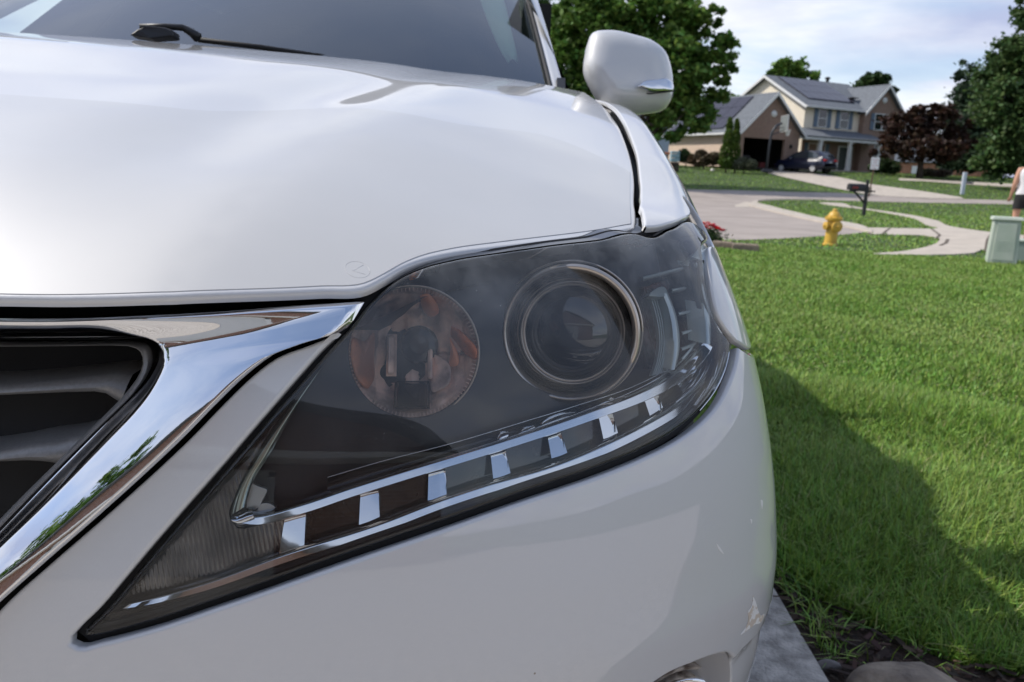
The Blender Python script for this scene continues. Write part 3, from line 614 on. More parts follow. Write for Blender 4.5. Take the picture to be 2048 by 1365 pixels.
surf_panel('housing',S,inn,M['bezel'],HL,holes=[h1,h2],h=.012,r=.001,depth=.02,off=HO,ins=False)
ribbon_in('housing_wall',inn,.008,HO,.0,M['gloss'],HL)
def disc_frame(cx,cy,off,rpx,ax=None):
    u,v=touv([(cx,cy)],S,off)[0]; P=S(np.array(u),np.array(v),off); d=(P-CP)@fw; R=rpx*d/F
    a=(CP-P)/np.linalg.norm(CP-P) if ax is None else np.array(ax,float); a/=np.linalg.norm(a); e=np.cross(a,[0,0,-1.]); e/=np.linalg.norm(e); g=np.cross(e,a)
    if g[2]<0: g=-g
    if e[0]<0: e=-e
    return P,R,a,e,g
# turn lamp bowl with vertical flutes
P,R,a,e,g=disc_frame(825,705,HO,132); bowl=None
rr,th=np.meshgrid(np.linspace(.0,1,46),np.linspace(0,2*math.pi,121)[:-1]); X=rr*np.cos(th); Y=rr*np.sin(th)
st=np.floor((X+1)*4.5); fr_=(X+1)*4.5-st
D=-.052*(1-rr**2)-.006*np.abs(fr_-.5)*(rr<.97)+.003*np.sin(st*2.1)*(rr<.97)+.004*np.sin(Y*7+st)*(rr<.9)
V=P+(X[...,None]*e+Y[...,None]*g)*R+D[...,None]*a; bowl=mk('reflector_bowl',V.reshape(-1,3),grid_faces(120,46)+[(119*46+j,j,j+1,119*46+j+1) for j in range(45)],M['greyc'],HL)
mb=MB(); 
for k in range(100):   # fine teeth round the rim
    q=2*math.pi*k/100; c=P+(e*math.cos(q)+g*math.sin(q))*R*.985; mb.tube([c,c-(e*math.cos(q)+g*math.sin(q))*R*.05-a*.002],.0007,4)
mb.build('rim_teeth',M['greyc'],bowl)
mb=MB(); mb.rev([(R*1.0,-.004),(R*1.03,.0),(R*1.015,.0022),(R*.985,.0)],P,a,72); mb.build('rim',M['bronze'],bowl,True)
def onb(x,y,d): return P+(x*e+y*g)*R+a*(-.052*(1-min(x*x+y*y,1))+d)
def patch(name,pts,d,m,par,bulge=.004):
    uv=dens(spl(pts+[pts[0]],.06)); c=uv.mean(0); rows=[]
    for k in range(6):
        w=k/5; rows.append([onb(*(c+(p-c)*w),d+bulge*(1-w*w)) for p in uv])
    rows.append([onb(*p,d-.01) for p in uv])
    return mk(name,np.array(rows).reshape(-1,3),grid_faces(7,len(uv),True),m,par)
patch('amber_reflection',[(-.93,-.05),(-.88,.22),(-.74,.16),(-.62,.3),(-.60,-.1),(-.62,-.5),(-.66,-.56),(-.80,-.45),(-.90,-.2)],.005,M['amberc'],bowl,.008)  # raised amber patches stand in for reflections in the bowl
patch('amber_reflection',[(.60,.42),(.72,.36),(.86,.22),(.97,.06),(.96,-.10),(.78,.02),(.68,.16),(.60,.26)],.006,M['amber'],bowl,.008)
patch('amber_reflection',[(.58,.24),(.66,.10),(.72,-.05),(.70,-.20),(.60,-.22),(.60,0)],.007,M['amberc'],bowl,.006)
patch('amber_reflection',[(.10,.88),(.22,.90),(.34,.80),(.40,.62),(.28,.56),(.16,.66)],.004,M['amberc'],bowl,.008)
patch('dark_facet',[(.35,-.02),(.58,-.18),(.56,-.50),(.34,-.62)],.008,M['greyc'],bowl,.003)
mb=MB(); c0=onb(.10,.12,0)-a*.02
mb.rev([(R*.30,0),(R*.31,.032),(R*.27,.036),(R*.16,.038),(R*.14,.041),(0,.042)],c0,a,40); mb.build('bulb_shield',M['gloss'],bowl,True,auto=.5)
mb=MB(); mb.box(-1,1,-1,1,-1,1); 
for nm,x,y,w,h,m in (('bulb_clip',-.33,-.05,.05,.30,M['greyc']),('bulb_clip',.28,-.18,.04,.24,M['greyc']),('bulb_socket',.0,-.66,.24,.18,M['led'])):
    q=MB(); Vv=[]
    for dd in (.004,.016):
        for sx_,sy_ in ((-1,-1),(1,-1),(1,1),(-1,1)): Vv.append(onb(x+sx_*w,y+sy_*h,dd))
    q.add(Vv,[(0,1,2,3),(4,5,6,7),(0,1,5,4),(1,2,6,5),(2,3,7,6),(3,0,4,7)]); q.build(nm,m,bowl,bevel=.002)
# projector
P,R,a,e,g=disc_frame(1141,667,.030,137,(-.06,-1,.12))
pr=thing('projector',None,None); pr.parent=HL
mb=MB(); mb.rev([(R*.97,-.04),(R*1.0,-.004),(R*1.015,.0),(R*.995,.004),(R*.955,.0045),(R*.92,.002),(R*.905,-.003),(R*.90,-.008)],P,a,96); mb.build('outer_ring',M['bronze'],pr,True)
mb=MB(); mb.rev([(R*1.07,-.012),(R*1.075,-.010),(R*1.055,-.009),(R*1.04,-.014)],P-a*.004,a,96); mb.build('bezel_lip',M['bronze'],pr,True)
P2,R2,a2,_,_=disc_frame(1145,666,.038,101,(-.06,-1,.12))
mb=MB(); mb.rev([(R*.905,-.006),(R*.90,-.014),(R*.84,-.02),(R*.80,-.018),(R*.79,-.020),(R2*1.06,-.022)],P,a,96); mb.build('shroud',M['gloss'],pr,True)
mb=MB(); mb.rev([(R*.808,-.019),(R*.80,-.0165),(R*.785,-.0165),(R*.778,-.019)],P,a,96); mb.build('middle_ring',M['bronze'],pr,True)
mb=MB(); mb.rev([(R2*1.05,-.012),(R2*1.04,.001),(R2*1.01,.003),(R2*.985,.0015),(R2*.975,-.001),(R2*.955,.001),(R2*.93,-.002),(R2*.925,-.006)],P2,a2,96); mb.build('inner_ring',M['bronze'],pr,True)
mb=MB(); mb.rev([(R2*.935*math.sin(q),-.010+.022*math.cos(q)-.022*math.cos(math.pi/2)*0-.004) for q in np.linspace(math.pi/2,0.01,16)],P2,a2,72); mb.build('projector_lens',M['bglass'],pr,True)
# daytime strip ------------------------------------------------------
SO=.020
up_=[(474,1036),(500,1040),(605,1017),(700,985),(766,964),(850,938),(942,910),(1000,892),(1105,858),(1190,828),(1266,800),(1340,763),(1390,722),(1418,684),(1430,640)]
lo_=[(212,1217),(300,1202),(393,1178),(569,1116),(752,1058),(900,1002),(957,983),(1105,940),(1200,902),(1281,863),(1369,810),(1418,765),(1443,710),(1448,665)]
def offp(path,ws):
    P=np.array([p[:2] for p in path],float); t=np.gradient(P,axis=0); t/=np.linalg.norm(t,axis=1,keepdims=True); n=np.stack([-t[:,1],t[:,0]],1); w=np.interp(np.linspace(0,1,len(P)),np.linspace(0,1,len(ws)),ws)[:,None]/2
    return [tuple(p) for p in P+n*w],[tuple(p) for p in P-n*w]
tl=prof([0,.10,.9,1],[-.001,.0030,.0012,-.001],.03)
A,B=offp(up_,[14,20,20,20,20,21,24,26,16]); band('upper_trim',A,B,SO,tl,M['chrome2'],HL,across=12,skirt=.006)
B=A=None
A,B=offp(lo_,[5,14,18,18,18,19,20,22,22,10]); band('lower_trim',A,B,SO-.004,tl,M['chrome2'],HL,across=12,skirt=.004)
band('lower_shelf',[(222,1240),(300,1219),(393,1194),(569,1132),(752,1073),(957,999),(1105,956),(1200,919),(1281,881),(1375,826),(1428,776),(1455,710)],[(214,1222),(300,1207),(393,1183),(569,1121),(752,1063),(957,988),(1105,945),(1200,908),(1281,869),(1370,815),(1420,768),(1446,710)],SO-.004,lambda t:.004*t,mat('smoky_trim',(.30,.26,.23),rough=.12,metal=.8),HL,across=4,skirt=0)
ul=[(575,1022),(700,985),(766,964),(850,938),(942,910),(1000,892),(1105,858),(1190,828),(1266,800),(1340,763),(1380,730)]
ll=[(560,1112),(700,1070),(766,1048),(850,1018),(942,984),(1000,966),(1105,934),(1190,902),(1266,866),(1350,815),(1395,775)]
band('led_strip',ll,ul,SO+.012,lambda t:.0,M['led'],HL,across=12,skirt=0)
bl=[[(571,1032),(612,1024),(608,1084),(559,1102)],[(721,992),(757,985),(757,1024),(717,1040)],[(857,952),(891,945),(889,983),(853,992)],[(981,911),(1011,905),(1014,938),(981,949)],[(1095,876),(1121,867),(1126,898),(1096,909)],[(1197,836),(1224,828),(1230,862),(1202,873)],[(1288,801),(1314,788),(1322,818),(1296,832)]]
for q in bl:
    q=[(q[0][0],q[0][1]-4),(q[1][0],q[1][1]-4),(q[2][0]+1,q[2][1]+3),(q[3][0],q[3][1]+3)]; A=[q[3],((q[3][0]+q[2][0])/2,(q[3][1]+q[2][1])/2+1),q[2]]; B=[q[0],((q[0][0]+q[1][0])/2,(q[0][1]+q[1][1])/2),q[1]]
    band('strip_reflector',A,B,SO+.007,lambda t,sl=(.0095 if q[0][0]<620 else .0065 if q[0][0]<1150 else .0035):sl*(1-t),M['chrome2'],HL,across=8,step=.0012,skirt=.008)
    rail('divider',[q[1],((q[1][0]+q[2][0])/2+3,(q[1][1]+q[2][1])/2),q[2]],.0009,.001,SO+.003,M['clear'],HL,step=.002)
band('corner_reflector',[(1366,806),(1405,775),(1432,735),(1440,690)],[(1352,765),(1385,735),(1408,705),(1420,672)],SO+.006,lambda t:.004*math.sin(math.pi*t),M['chrome2'],HL,across=10,skirt=.004)
lip=[(655,955),(760,924),(900,888),(1002,858),(1080,834),(1155,811),(1250,780),(1330,742)]
rail('upper_lip',lip,.0008,.0008,SO+.006,M['chrome2'],HL)
band('strip_shelf',[(655,1000),(760,966),(900,922),(1002,892),(1080,866),(1155,841),(1250,808),(1330,770)],[(655,956),(760,925),(900,889),(1002,859),(1080,835),(1155,812),(1250,781),(1330,743)],SO+.010,lambda t:-.006*math.sin(math.pi*t),M['gloss'],HL,across=8,skirt=0)
for A,B in (([(992,878),(998,868),(1016,862)],[(990,886),(1000,884),(1012,876)]),([(1036,872),(1042,860),(1064,850)],[(1046,870),(1054,862),(1070,854)]),([(1068,862),(1090,842),(1130,826),(1170,822)],[(1070,864),(1110,856),(1150,844),(1185,832)]),([(1205,815),(1212,805),(1222,795)],[(1216,814),(1222,808),(1230,796)])):
    band('shelf_reflection',B,A,SO+.006,lambda t:.003*math.sin(math.pi*t),M['chrome2'],HL,across=6,step=.003,skirt=.004)  # chrome slivers shaped as the bright reflections in the shelf
# inner blade and ribbed corner
band('blade_trim',[(491,1012),(505,966),(538,912),(604,798),(662,712),(688,676)],[(461,1030),(472,985),(513,908),(600,787),(659,710),(686,672)],SO,lambda t:.002*math.sin(math.pi*t),mat('blade_chrome',(.42,.47,.42),rough=.14,metal=.9),HL,across=8,skirt=.012)  # greenish tint stands for grass reflected in the blade
band('blade_foot',[(468,1046),(478,1054),(496,1050),(512,1040)],[(462,1030),(474,1030),(492,1022),(505,1020)],SO,lambda t:.003*math.sin(math.pi*t),M['chrome2'],HL,across=8,step=.003,skirt=.004)
for q in ([(503,966),(520,974),(534,979),(526,1000),(512,1020),(497,1020)],[(512,1024),(522,1008),(534,1006),(545,1010),(556,1020),(530,1026)]):
    surf_panel('blade_plate',S,ring(q,S,SO+.008,step=.003),mat('plate_chrome',(.45,.47,.48),rough=.3,metal=.8),HL,h=.004,r=.0006,depth=.004,off=SO+.008)
rp=[(218,1206),(262,1152),(322,1083),(408,984),(506,872),(600,762),(650,704),(600,790),(513,912),(474,987),(459,1030),(474,1056),(520,1050),(570,1040,1),(560,1104,1),(500,1128),(393,1166),(300,1192)]
def ribs(u,v):
    w=u+.25*(v-.68)**1+.9*(v-.70)**2
    k=.5+.5*np.sin(2*math.pi*w/.0036)
    return .0012*k+.00015*np.sin(2*math.pi*(v+.2*u)/.017)
surf_panel('ribbed_reflector',S,ring(rp,S,SO+.008,step=.003),mat('ribbed_smoke',(.20,.19,.185),rough=.16,metal=.85,noise=.6,nscale=50),HL,h=.0011,r=.0006,depth=.006,off=SO+.008,disp=ribs)
# outer corner: fins, bars, amber lamp
surf_panel('side_lamp',S,ring([(1285,575),(1330,560),(1392,540),(1404,600),(1402,660),(1370,700),(1330,730),(1295,735),(1282,660)],S,.045,step=.005),mat('dark_amber',(.10,.03,.018),rough=.3,col2=(.012,.014,.015),nscale=26,contrast=(.42,.58)),HL,h=.006,r=.001,depth=.004,off=.045,disp=lambda u,v:.002*np.sin(u*500))
fm=mat('fin_chrome',(.62,.68,.66),rough=.2,metal=.45)
band('corner_fin',[(1412,688),(1408,620),(1402,570),(1392,526)],[(1421,688),(1420,620),(1416,560),(1407,524)],.010,lambda t:.002*math.sin(math.pi*t),fm,HL,across=5,skirt=.02)
surf_panel('fin_cap',S,ring([(1382,514),(1394,500),(1408,490),(1418,501),(1420,520),(1406,521)],S,.008,step=.003),fm,HL,h=.004,r=.001,depth=.012,off=.008)
band('inner_fin',[(1340,740),(1346,700),(1345,660),(1336,615),(1325,588)],[(1350,738),(1359,700),(1358,660),(1348,615),(1335,584)],.016,lambda t:.002*math.sin(math.pi*t),fm,HL,across=5,skirt=.02)
surf_panel('fin_cap',S,ring([(1296,592),(1304,583),(1334,580),(1337,590),(1326,594)],S,.015,step=.003),fm,HL,h=.004,r=.001,depth=.008,off=.015)
for k in range(8):
    x=1302+k*5; rail('optic_rib',[(x,597),(x+12-k*.4,640),(x+17-k*.8,690),(x+10-k*1.2,730),(x+2-k*1.,752-k)],.0008,.0008,.026,fm,HL,seg=4,step=.008)
for q in ([(1283,558),(1330,546),(1381,531)],[(1341,582),(1370,577),(1401,571)],[(1354,629),(1380,623),(1404,615)],[(1361,668),(1380,662),(1401,652)],[(1360,700),(1385,690),(1405,676)]):
    rail('optic_bar',q,.0035,.0025,.028,fm,HL,seg=6,step=.006)
for k in range(3):
    rail('corner_flute',[(1398-4*k,822-5*k),(1425-5*k,788-4*k),(1446-5*k,748-3*k),(1457-5*k,705)],.0016,.0012,.008,M['chrome2'],HL,seg=5)

# ---------------------------------------------------------------- ground
def T(x,y):
    return 2.3*sstep(np.asarray(y,float)+0*np.asarray(x,float),32,70)+.0
def hit(px,py,zoff=0.):
    d=ray(px,py); d=d/np.linalg.norm(d); t=np.arange(.5,260,.05); P=CP+d*t[:,None]; h=P[:,2]-T(P[:,0],P[:,1])-zoff; i=np.argmax(h<0)
    if h[i]>=0: return P[-1]
    return P[i]
LZ=-.03
gg=mat('lawn_ground',(.035,.06,.014),rough=.9,col2=(.06,.10,.022),nscale=1.3,bump=.6,bscale=60,bdist=.03,contrast=(.3,.7))
def sheet(name,poly,m,z,kind='structure',h=1.5,thick=0.,par=None):
    r=np.asarray(poly,float)[:,:2]; r=r if area(r)>0 else r[::-1]; V2,T3=tri2d(r,[],h)
    a,b,c=V2[T3[:,0]],V2[T3[:,1]],V2[T3[:,2]]; s=(b-a)[:,0]*(c-a)[:,1]-(b-a)[:,1]*(c-a)[:,0]; T3=np.where((s<0)[:,None],T3[:,::-1],T3)
    Z=T(V2[:,0],V2[:,1])+z; V=np.column_stack([V2,Z]); Fc=[tuple(t) for t in T3]
    if thick:
        n=len(r); b0=len(V); rz=T(r[:,0],r[:,1]); V=np.concatenate([V,np.column_stack([r,rz+z]),np.column_stack([r,rz+z-thick])]); Fc+=[(b0+i,b0+n+i,b0+n+(i+1)%n,b0+(i+1)%n) for i in range(n)]
    o=mk(name,V,Fc,m,par,None,False); 
    if kind: o['kind']=kind
    return o
xs=np.concatenate([np.linspace(-400,-40,12)[:-1],np.linspace(-40,90,60),np.linspace(90,500,12)[1:]]); ys=np.concatenate([np.linspace(-300,-12,10)[:-1],np.linspace(-12,90,80),np.linspace(90,700,14)[1:]])
X_,Y_=np.meshgrid(xs,ys); o=mk('lawn',np.stack([X_,Y_,T(X_,Y_)+LZ],-1).reshape(-1,3),grid_faces(len(ys),len(xs)),gg); o['kind']='structure'
def P2(pts,step=.4): 
    q=[]
    for p in pts:
        if abs(p[1])>5 or abs(p[0])>300: w=hit(p[0],p[1]); q.append((w[0],w[1])+tuple(p[2:]))
        else: q.append(p)
    return q
def W2(pts): return [(hit(*p[:2])[0],hit(*p[:2])[1])+tuple(p[2:]) for p in pts]
asph=mat('asphalt',(.36,.31,.275),rough=.9,noise=.22,nscale=.8,bump=.4,bscale=90,bdist=.01)
conc=mat('pale_concrete',(.50,.44,.37),rough=.9,noise=.2,nscale=2.5,bump=.3,bscale=60,bdist=.004)
# court and street beyond it
n_near=W2([(1740,462),(1715,453),(1640,440),(1580,427),(1535,416),(1512,408),(1520,402),(1570,399),(1650,400),(1750,403),(1900,406),(2048,409),(2200,411)])
fa=W2([(2200,404),(2048,401),(1929,398),(1861,397),(1751,391),(1690,386),(1600,384),(1500,381),(1370,378),(1250,375)])
nl=W2([(1250,482),(1370,480),(1500,478),(1640,471),(1710,466)])
road=ring([tuple(p) for p in nl]+n_near+fa,step=.8)
sheet('road',road,asph,-.020,h=2.5)
# kerb round the lawn nose
kin=W2([(1744,461),(1716,450),(1642,437),(1582,423),(1538,412),(1516,406),(1524,400.5),(1572,398),(1650,399)]); kout=W2([(1744,466),(1708,457),(1634,443),(1574,430),(1528,419),(1500,409),(1512,402),(1570,397),(1650,398)])
sheet('kerb',dens(np.array(spl([p[:2] for p in kin],.4).tolist()+spl([p[:2] for p in kout],.4)[::-1].tolist())),conc,.02,h=1,thick=.06)
sheet('drain_apron',ring(W2([(1470,410),(1495,404),(1515,410),(1500,414),(1478,414)]),step=.3),conc,-.012,h=1)
# pavements and driveways
pav1=ring(W2([(1738,463),(1742,455),(1800,456),(1862,457),(1852,449),(1800,431),(1725,418),(1655,409),(1640,405),(1682,406),(1700,411),(1790,425),(1870,440),(1930,457),(1984,464),(2048,470),(2140,476),(2140,512),(2048,505),(1990,499),(1940,506),(1850,509),(1745,507),(1800,502),(1852,493),(1876,483),(1872,474),(1850,470),(1790,469),(1742,468)]),step=.25)
sheet('pavement',pav1,conc,-.008,h=1.2,thick=.03)
dw=ring(W2([(1519,343),(1587,359),(1690,380.5),(1751,391),(1861,397),(1929,397.5),(1861,385),(1744,369),(1690,357),(1640,348),(1600,342)]),step=1.)
sheet('driveway',dw,conc,.0,h=2)
dw2=ring(W2([(1800,357),(1850,359),(1980,366),(2100,372),(2100,376),(1960,371),(1850,363),(1800,361)]),step=1.); sheet('driveway',dw2,conc,.0,h=2)
slab=[(-9,-8.4),(7,-8.4),(7,-.45),(1.31,-.25),(1.31,13.2),(-3.9,13.2),(-3.9,-.45),(-9,-.45)]  # wide apron behind the camera added to bounce sunlight onto the bumper
cslab=mat('broomed_concrete',(.58,.53,.47),rough=.92,noise=.5,nscale=22,bump=1,bscale=120,bdist=.006)
sheet('parking_slab',ring([p+(1,) for p in slab],step=.4),cslab,0,h=.8,thick=.1)
soil=ring([(1.29,-.2),(1.30,.4),(1.30,1.3),(1.34,1.36),(1.44,1.2),(1.62,1.02),(1.9,.94),(2.2,.8),(2.3,.2),(1.9,-.2)],step=.05)
sheet('mulch_bed',soil,mat('dark_soil',(.022,.014,.010),rough=1,col2=(.06,.035,.022),nscale=60,bump=1,bscale=80,bdist=.02),-.018,h=.1)
paved=[road,pav1,dw,dw2,np.array(slab),soil]
# mulch chips
V=[];Q=[]
cc=rng.uniform([1.30,-.1],[2.3,1.4],(2600,2)); cc=cc[inpoly(cc,soil)]
for c in cc:
    a=rng.uniform(0,6.28); l=rng.uniform(.006,.022); w=l*.3; b=len(V); d=np.array([math.cos(a),math.sin(a),rng.uniform(-.4,.4)]); n=np.array([-d[1],d[0],.2]); p=np.array([c[0],c[1],-.012+rng.uniform(0,.012)])
    V+=[p-d*l-n*w,p+d*l-n*w,p+d*l+n*w,p-d*l+n*w]; Q.append((b,b+1,b+2,b+3))
mc_=mkbig('mulch_chips',np.array(V),np.array(Q),mat('bark_chips',(.05,.028,.018),rough=.9,isl=.6)); mc_['kind']='stuff'
# rocks
def rock(name,c,sx_,sy_,sz_,m,seed,label,cat='rock'):
    r=np.random.default_rng(seed); bm=bmesh.new(); bmesh.ops.create_icosphere(bm,subdivisions=4,radius=1)
    dirs=r.normal(size=(16,3)); dirs/=np.linalg.norm(dirs,axis=1)[:,None]; lim=r.uniform(.62,.92,16)
    for v in bm.verts:
        p=np.array(v.co); 
        for d,l in zip(dirs,lim):
            k=p@d
            if k>l: p=p-d*(k-l)*.85
        p=p*(1+.03*math.sin(9*p[0]+seed)*math.sin(8*p[1])*math.sin(7*p[2]+2)+.012*math.sin(31*p[0])*math.sin(27*p[1]+1)); v.co=Vector((p[0]*sx_,p[1]*sy_,p[2]*sz_))
    me=bpy.data.meshes.new(name); bm.to_mesh(me); bm.free(); me.materials.append(m); me.polygons.foreach_set('use_smooth',[True]*len(me.polygons)); o=bpy.data.objects.new(name,me); C.objects.link(o); o.location=c; return tag(o,label,cat)
rm=mat('limestone_rock',(.34,.27,.20),rough=.85,col2=(.14,.11,.09),nscale=14,bump=1,bscale=34,bdist=.012)
rock('rock',(1.45,.84,.0),.145,.10,.085,rm,3,'big rough tan rock lying in the mulch at the slab edge')
rock('rock',(1.332,.975,-.012),.030,.013,.016,mat('grey_stone',(.22,.20,.19),rough=.8,noise=.3),5,'small pale grey stone wedged beside the big tan rock','stone')
# ---------------------------------------------------------------- grass
def blades(n,region,hmin,hmax,wid,seed,zb=LZ,lean=.55,clump=0):
    r=np.random.default_rng(seed); P=region(n,r); n=len(P); d=np.linalg.norm(P-CP[:2],axis=1); k=wid(d)
    hh=r.uniform(hmin,hmax,n)*np.clip(.8+.5*np.sin(P[:,0]*3.1+1.3*np.sin(P[:,1]*2.3))*np.sin(P[:,1]*2.7),.55,1.4); a=r.uniform(0,2*math.pi,n); ca,sa=np.cos(a),np.sin(a); le=r.uniform(.1,lean*2,n)
    b=a+math.pi/2+r.uniform(-.5,.5,n); wx,wy=np.cos(b)*k,np.sin(b)*k
    z0=T(P[:,0],P[:,1])+zb; V=np.empty((n,5,3),np.float32)
    V[:,0]=np.stack([P[:,0]-wx,P[:,1]-wy,z0],1); V[:,1]=np.stack([P[:,0]+wx,P[:,1]+wy,z0],1)
    m=hh*.5; lx,ly=ca*le*hh*.30,sa*le*hh*.30
    V[:,2]=np.stack([P[:,0]+lx+wx*.85,P[:,1]+ly+wy*.85,z0+m*(1-.1*le)],1); V[:,3]=np.stack([P[:,0]+lx-wx*.85,P[:,1]+ly-wy*.85,z0+m*(1-.1*le)],1)
    V[:,4]=np.stack([P[:,0]+ca*le*hh,P[:,1]+sa*le*hh,z0+hh*(1-.35*le)],1)
    i=np.arange(n)*5; Q=np.stack([i,i+1,i+2,i+3],1); Tt=np.stack([i+3,i+2,i+4],1); return V.reshape(-1,3),Q,Tt
def mkgrass(name,parts,m):
    V=np.concatenate([p[0] for p in parts]); b=np.cumsum([0]+[len(p[0]) for p in parts])[:-1]
    Q=np.concatenate([p[1]+k for p,k in zip(parts,b)]); Tt=np.concatenate([p[2]+k for p,k in zip(parts,b)])
    me=bpy.data.meshes.new(name); me.vertices.add(len(V)); me.vertices.foreach_set('co',V.astype(np.float32).ravel()); nl=Q.size+Tt.size
    me.loops.add(nl); me.loops.foreach_set('vertex_index',np.concatenate([Q.ravel(),Tt.ravel()]).astype(np.int32)); me.polygons.add(len(Q)+len(Tt))
    me.polygons.foreach_set('loop_start',np.concatenate([np.arange(len(Q))*4,Q.size+np.arange(len(Tt))*3]).astype(np.int32)); me.update(calc_edges=True); me.materials.append(m)
    o=bpy.data.objects.new(name,me); C.objects.link(o); o['kind']='stuff'; return o
def gmat():
    m=mat('grass_blades',(.175,.31,.045),rough=.5,isl=.5,trans=.2,col2=(.24,.35,.075),nscale=.9,spec=.35); nt=m.node_tree; N=nt.nodes; L=nt.links
    p=N['Principled BSDF']; src=p.inputs['Base Color'].links[0].from_socket; g=N['Geometry'] if 'Geometry' in N else N.new('ShaderNodeNewGeometry')
    gt=N.new('ShaderNodeMath'); gt.operation='GREATER_THAN'; gt.inputs[1].default_value=.95; L.new(g.outputs['Random Per Island'],gt.inputs[0])
    mx=N.new('ShaderNodeMix'); mx.data_type='RGBA'; L.new(gt.outputs[0],mx.inputs[0]); L.new(src,mx.inputs[6]); mx.inputs[7].default_value=(.36,.36,.16,1); L.new(mx.outputs[2],p.inputs['Base Color']); return m
def polar(d0,d1,a0,a1,excl,pw=1.0):
    def f(n,r):
        u=r.uniform(0,1,n); dd=(d0**pw+u*(d1**pw-d0**pw))**(1/pw); a=np.radians(r.uniform(a0,a1,n)); P=np.stack([CP[0]+dd*np.sin(a),CP[1]+dd*np.cos(a)],1); ok=P[:,0]>1.36
        for e_ in excl: ok&=~inpoly(P,e_)
        return P[ok]
    return f
gm=gmat()
wd_=lambda d:.0014+.00040*d
parts=[blades(210000,polar(1.0,4.2,-2,52,paved,1.15),.05,.105,wd_,1),blades(230000,polar(4.0,13.5,4,42,paved,1.0),.035,.065,wd_,2),blades(90000,polar(13.3,75,6,42,paved,.6),.04,.07,lambda d:.0022+.00055*d,3),
 blades(2600,lambda n,r:(lambda q:q[(q[:,0]>1.33)])(np.stack([1.34+.07*r.random(n)**1+.55*np.clip(r.random(n)-.2,0,1)*(r.random(n)<.5),1.0+2.4*r.random(n)],1)),.05,.11,wd_,4,lean=.8)]
mkgrass('grass',parts,gm)
# ---------------------------------------------------------------- trees
def leaf_mat(name,c,c2,ns=.6,isl=.45): return mat(name,c,rough=.55,col2=c2,nscale=ns,isl=isl,trans=.3,spec=.3)
bark=mat('bark',(.09,.07,.055),rough=.95,noise=.5,nscale=8,bump=1,bscale=20,bdist=.03)
def tree(name,loc,h,blobs,lm,label,nleaf=14000,ls=.16,trunk=.22,seed=0,cat='tree',cl_r=.16,group=None,cone=False,drop=.0,th=None):
    """blobs: (dx,dy,z,rx,ry,rz) ellipsoids of the crown in metres"""
    r=np.random.default_rng(seed); t=thing(name,label,cat,tuple(loc),0,group); mb=MB(); th=th or h*.6
    mb.tube([(0,0,-.2),(.02*h*.1,0,h*.12),(0,.02*h*.1,h*.3),(.1,0,th)],[trunk*1.3,trunk,trunk*.8,trunk*.3],10)
    for k,b in enumerate(blobs):
        z0=h*(.15+.3*r.random()); e_=np.array(b[:3])*[.7,.7,.9]; m_=(e_+[0,0,z0])/2+[0,0,-.1*h*.3]; mb.tube([(0,0,z0*.9),m_,e_],[trunk*.42,trunk*.26,trunk*.08],6)
    mb.build('trunk',bark,t,True)
    vol=np.array([b[3]*b[4]*b[5] for b in blobs])**.8; vol/=vol.sum(); cs=[]; cr_=[]
    nc=max(30,nleaf//70)
    for b,w in zip(blobs,vol):
        k=max(3,int(nc*w)); d=r.normal(size=(k,3)); d/=np.linalg.norm(d,axis=1)[:,None]; rad=r.uniform(.45,1.0,k)**.6; cs.append(np.array(b[:3])+d*rad[:,None]*np.array(b[3:6])); cr_.append(np.full(k,(b[3]*b[4]*b[5])**(1/3)*cl_r*2))
    cs=np.concatenate(cs); cr_=np.concatenate(cr_)*r.uniform(.6,1.3,len(cs)); i=r.integers(0,len(cs),nleaf)
    P=cs[i]+r.normal(size=(nleaf,3))*cr_[i][:,None]*[.55,.55,.38]-[0,0,drop]
    a=r.normal(size=(nleaf,3)); a/=np.linalg.norm(a,axis=1)[:,None]; n=r.normal(size=(nleaf,3))*.7+[0,0,1.]; b=np.cross(a,n); b/=np.linalg.norm(b,axis=1)[:,None]; a=np.cross(b,n); a/=np.linalg.norm(a,axis=1)[:,None]
    s=ls*r.uniform(.6,1.3,nleaf)[:,None]; V=np.stack([P-a*s*.6,P+b*s*.38,P+a*s*.6,P-b*s*.38],1); 
    mkbig('crown',V.reshape(-1,3),np.arange(nleaf*4).reshape(-1,4),lm,t); return t
def pixblobs(base,dist,L):
    """crown lobes given as (px,py,rpx,rpy) at a distance, relative to the foot of the tree"""
    out=[]
    for px,py,rx,ry in L:
        c=CP+ray(px,py)*dist-np.array(base); out.append((c[0],c[1]+rng.uniform(-.25,.25)*rx/F*dist*1.5,c[2],rx/F*dist,rx/F*dist*.8,ry/F*dist))
    return out
G1=leaf_mat('leaf_green',(.085,.165,.03),(.14,.235,.05)); G2=leaf_mat('leaf_dark_green',(.028,.060,.020),(.05,.085,.025)); G3=leaf_mat('leaf_light',(.12,.22,.04),(.09,.16,.03)); G4=leaf_mat('leaf_copper',(.040,.023,.016),(.065,.034,.020),1.2); G5=leaf_mat('needle_dark',(.035,.065,.035),(.055,.09,.045),.8)
B=hit(1262,352); D=(B-CP)@fw; print('bigtree',B,D)
D1=44.; b1=CP+ray(1262,372)*D1; b1[2]=float(T(b1[0],b1[1]))
